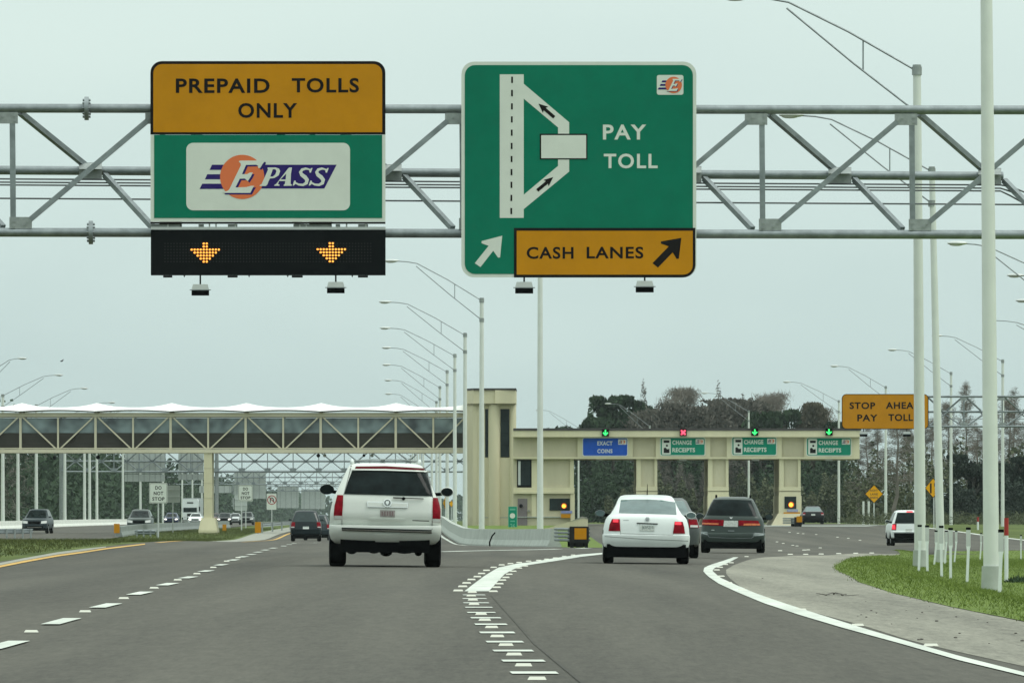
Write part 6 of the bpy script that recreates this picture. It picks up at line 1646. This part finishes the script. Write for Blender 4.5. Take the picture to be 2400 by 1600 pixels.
for i, (nm, kind, seed, m, x, d, yt, wp, lab) in enumerate((
    ('evergreen_tree', 'oak', 15, M_leafd, 1385, 940, 983, 120, 'low dark evergreen nearest the tower above the canopy'),
    ('pine_tree', 'pine', 2, M_leafd, 1502, 950, 930, 135, 'dark spreading pine above the EXACT COINS sign'),
    ('evergreen_tree', 'oak', 3, M_leafd, 1435, 930, 975, 110, 'dark evergreen just left of the spreading pine'),
    ('bare_tree', 'twiggy', 4, M_twig, 1590, 960, 908, 85, 'pale tall leafless tree right of the dark pine'),
    ('brown_tree', 'brown', 5, M_twig2, 1590, 930, 945, 130, 'brown twiggy tree below the pale tall leafless tree'),
    ('brown_tree', 'brown', 6, M_twig2, 1670, 935, 932, 130, 'broad brown tree over the red X signal'),
    ('bare_tree', 'twiggy', 7, M_twig, 1755, 955, 920, 110, 'pale round leafless tree behind the lamp post over the canopy'),
    ('bare_tree', 'bare', 8, M_twig, 1818, 970, 922, 40, 'thin pale leafless tree with a pointed top over the canopy'),
    ('evergreen_tree', 'oak', 9, M_leafd, 1800, 925, 962, 95, 'dark green crown right of the middle canopy lamp post'),
    ('brown_tree', 'brown', 10, M_leafb, 1880, 930, 943, 75, 'small brown leafy tree over the last CHANGE RECEIPTS sign'),
    ('brown_tree', 'brown', 11, M_leafb, 1718, 940, 955, 90, 'brown leafy tree low behind the two green signs'),
    ('bare_tree', 'twiggy', 12, M_twig, 1950, 945, 955, 70, 'pale leafless tree at the left edge of the STOP AHEAD sign'),
    ('evergreen_tree', 'oak', 13, M_leafd, 1935, 930, 990, 60, 'small dark evergreen at the end of the canopy roof'))):
    tree(nm, kind, seed, lab, x, d, yt, wp, m, 'tree', GT, rng.uniform(0, 6.28), wmul=1.45)
GC = 'bare cypress trees at the right'
words = ('leftmost bare grey cypress, below the STOP AHEAD sign', 'second bare cypress from the left, below the STOP AHEAD sign', 'thick bare cypress trunk right of the lamp post under the STOP AHEAD sign', 'bare cypress left of the tall post crossing the STOP AHEAD sign', 'bare cypress just behind the post crossing the STOP AHEAD sign', 'bare cypress between the two tall middle lamp posts', 'bare cypress right beside the lamp post behind the truss', 'tallest thin bare cypress rising above the truss', 'low bare cypress left of the thickest lamp post', 'bare cypress hidden partly by the thickest lamp post', 'dense bare cypress around the slender post at the right', 'tall thin bare cypress near the right margin', 'last bare cypress cut by the right margin', 'short bare cypress beside the two plain white posts')
for k, (x, d, yt, wp) in enumerate(((2028, 735, 1000, 46), (2058, 720, 985, 44), (2093, 690, 960, 60), (2128, 730, 985, 42), (2165, 720, 955, 46), (2185, 745, 975, 40), (2215, 735, 935, 46), (2262, 700, 892, 38), (2292, 740, 1000, 60), (2325, 735, 960, 52), (2356, 720, 925, 56), (2378, 750, 905, 34), (2402, 735, 985, 60), (2010, 700, 1045, 40))):
    tree('cypress_tree', 'bare', 20+k % 4, words[k], x, d, yt, wp, M_twig, 'tree', GC, rng.uniform(0, 6.28), wmul=1.3)
tree('evergreen_tree', 'oak', 31, 'blackish rounded evergreen left of the thickest lamp post', 2290, 640, 1066, 125, M_leafx, 'tree', 'dark evergreens at the right', 1.0)
tree('evergreen_tree', 'oak', 31, 'blackish rounded evergreen cut by the right margin', 2392, 645, 1072, 110, M_leafx, 'tree', 'dark evergreens at the right', 3.0)
tree('evergreen_tree', 'oak', 33, 'blackish evergreen low behind the thickest lamp post', 2340, 650, 1085, 90, M_leafx, 'tree', 'dark evergreens at the right', 2.0)

def woods(name, label, spans, n, m, a, b):
    """uncountable undergrowth: leaf faces spread through a ragged volume; spans = (X0, X1, d0, d1, height)"""
    C = []
    for (X0, X1, d0, d1, h) in spans:
        k = int(n*(X1-X0)*h/sum((q[1]-q[0])*q[4] for q in spans))
        X = nrng.uniform(X0, X1, k); d = nrng.uniform(d0, d1, k); t = nrng.random(k)**.8
        top = h*(.78+.22*np.sin(X*.55+d*.13)+.16*np.sin(X*1.7+1.3)+.12*np.sin(X*4.1))
        C.append(np.stack([X, d, zg(X, d)+t*top], 1))
    C = np.concatenate(C); N, U = rand_axes(len(C), a, b)
    o = quads(name, C, N, U, m); o['kind'] = 'stuff'; return tag(o, label, 'woods')
woods('undergrowth', 'dark green undergrowth wall behind the toll booths', [(6, 26, 912, 940, 9.2), (26, 46, 905, 932, 8.8), (9, 42, 980, 990, 14.0)], 64000, M_leafd, .26, .15)
woods('undergrowth', 'olive brush under the bare trees', [(12, 44, 896, 900, 5.6), (34, 62, 692, 720, 7.2)], 26000, M_leafm, .22, .12)
woods('undergrowth', 'blackish undergrowth below the dark evergreens at the right', [(38.5, 62, 628, 642, 4.4)], 14000, M_leafx, .20, .12)
woods('undergrowth', 'brown twig mass behind the toll plaza roof', [(15, 36, 985, 1000, 16.0)], 28000, M_twig2, .26, .06)
woods('undergrowth', 'brown leafless thicket seen through the toll lanes', [(17, 31, 902, 910, 9.4)], 12000, M_twig2, .5, .03)
woods('undergrowth', 'sparse dry grass strip on the far verge', [(28, 50, 545, 600, .9)], 9000, M_leafm, .22, .02)
# far woods left of the road, reading as one mass
def lwoods(name, label, n, lat0, lat1, d0, d1, h, m, a, b, off=0.0):
    d = d0 + (d1-d0)*nrng.random(n)**1.6; lat = nrng.uniform(lat0, lat1, n); X = VX*d - lat
    t = nrng.random(n)**.75; q = d*.11+lat*.2+off
    top = h*(.80+.13*np.sin(q)+.12*np.sin(q*.37+1.1)+.10*np.sin(q*2.9)+.05*np.sin(q*7))
    C = np.stack([X, d, zg(X, d)+t*top], 1); N, U = rand_axes(n, a, b); s = (.6+.4*(d/900))[:, None]
    o = quads(name, C, N*s, U*s, m); o['kind'] = 'stuff'; return tag(o, label, 'woods')
lwoods('woods', 'dark green woods beyond the oncoming road', 70000, 44, 62, 640, 3600, 13.5, M_leafd, .42, .26)
lwoods('woods', 'brown leafless trees at the near end of the left woods', 9000, 42, 52, 640, 860, 11.0, M_twig2, .5, .05, 2.0)
# wooded horizon closing the road in the distance
n = 26000; X = nrng.uniform(-420, 330, n); d = nrng.uniform(3600, 3900, n); t = nrng.random(n)**.7
top = 15*(.8+.14*np.sin(X*.09)+.12*np.sin(X*.23+1)+.1*np.sin(X*.6))
N, U = rand_axes(n, 1.3, .9)
o = quads('woods', np.stack([X, d, zg(X, d)+t*top], 1), N, U, M_leafd); o['kind'] = 'stuff'; tag(o, 'blue grey wooded horizon at the end of the road', 'woods')

# ------------------------------------------------------------------ haze
HAZE = 0.00005
if HAZE:
    mb = MB(); mb.box(-1650, 1650, -75, 6050, -2.2, 40.0)
    m = bpy.data.materials.new('haze_air'); m.use_nodes = True
    t = m.node_tree; t.nodes.clear(); out = t.nodes.new('ShaderNodeOutputMaterial'); v = t.nodes.new('ShaderNodeVolumePrincipled')
    v.inputs['Color'].default_value = (.80, .93, .92, 1); v.inputs['Density'].default_value = HAZE; v.inputs['Anisotropy'].default_value = .2
    t.links.new(v.outputs[0], out.inputs['Volume'])
    o = mb.build('haze', m); o['kind'] = 'stuff'
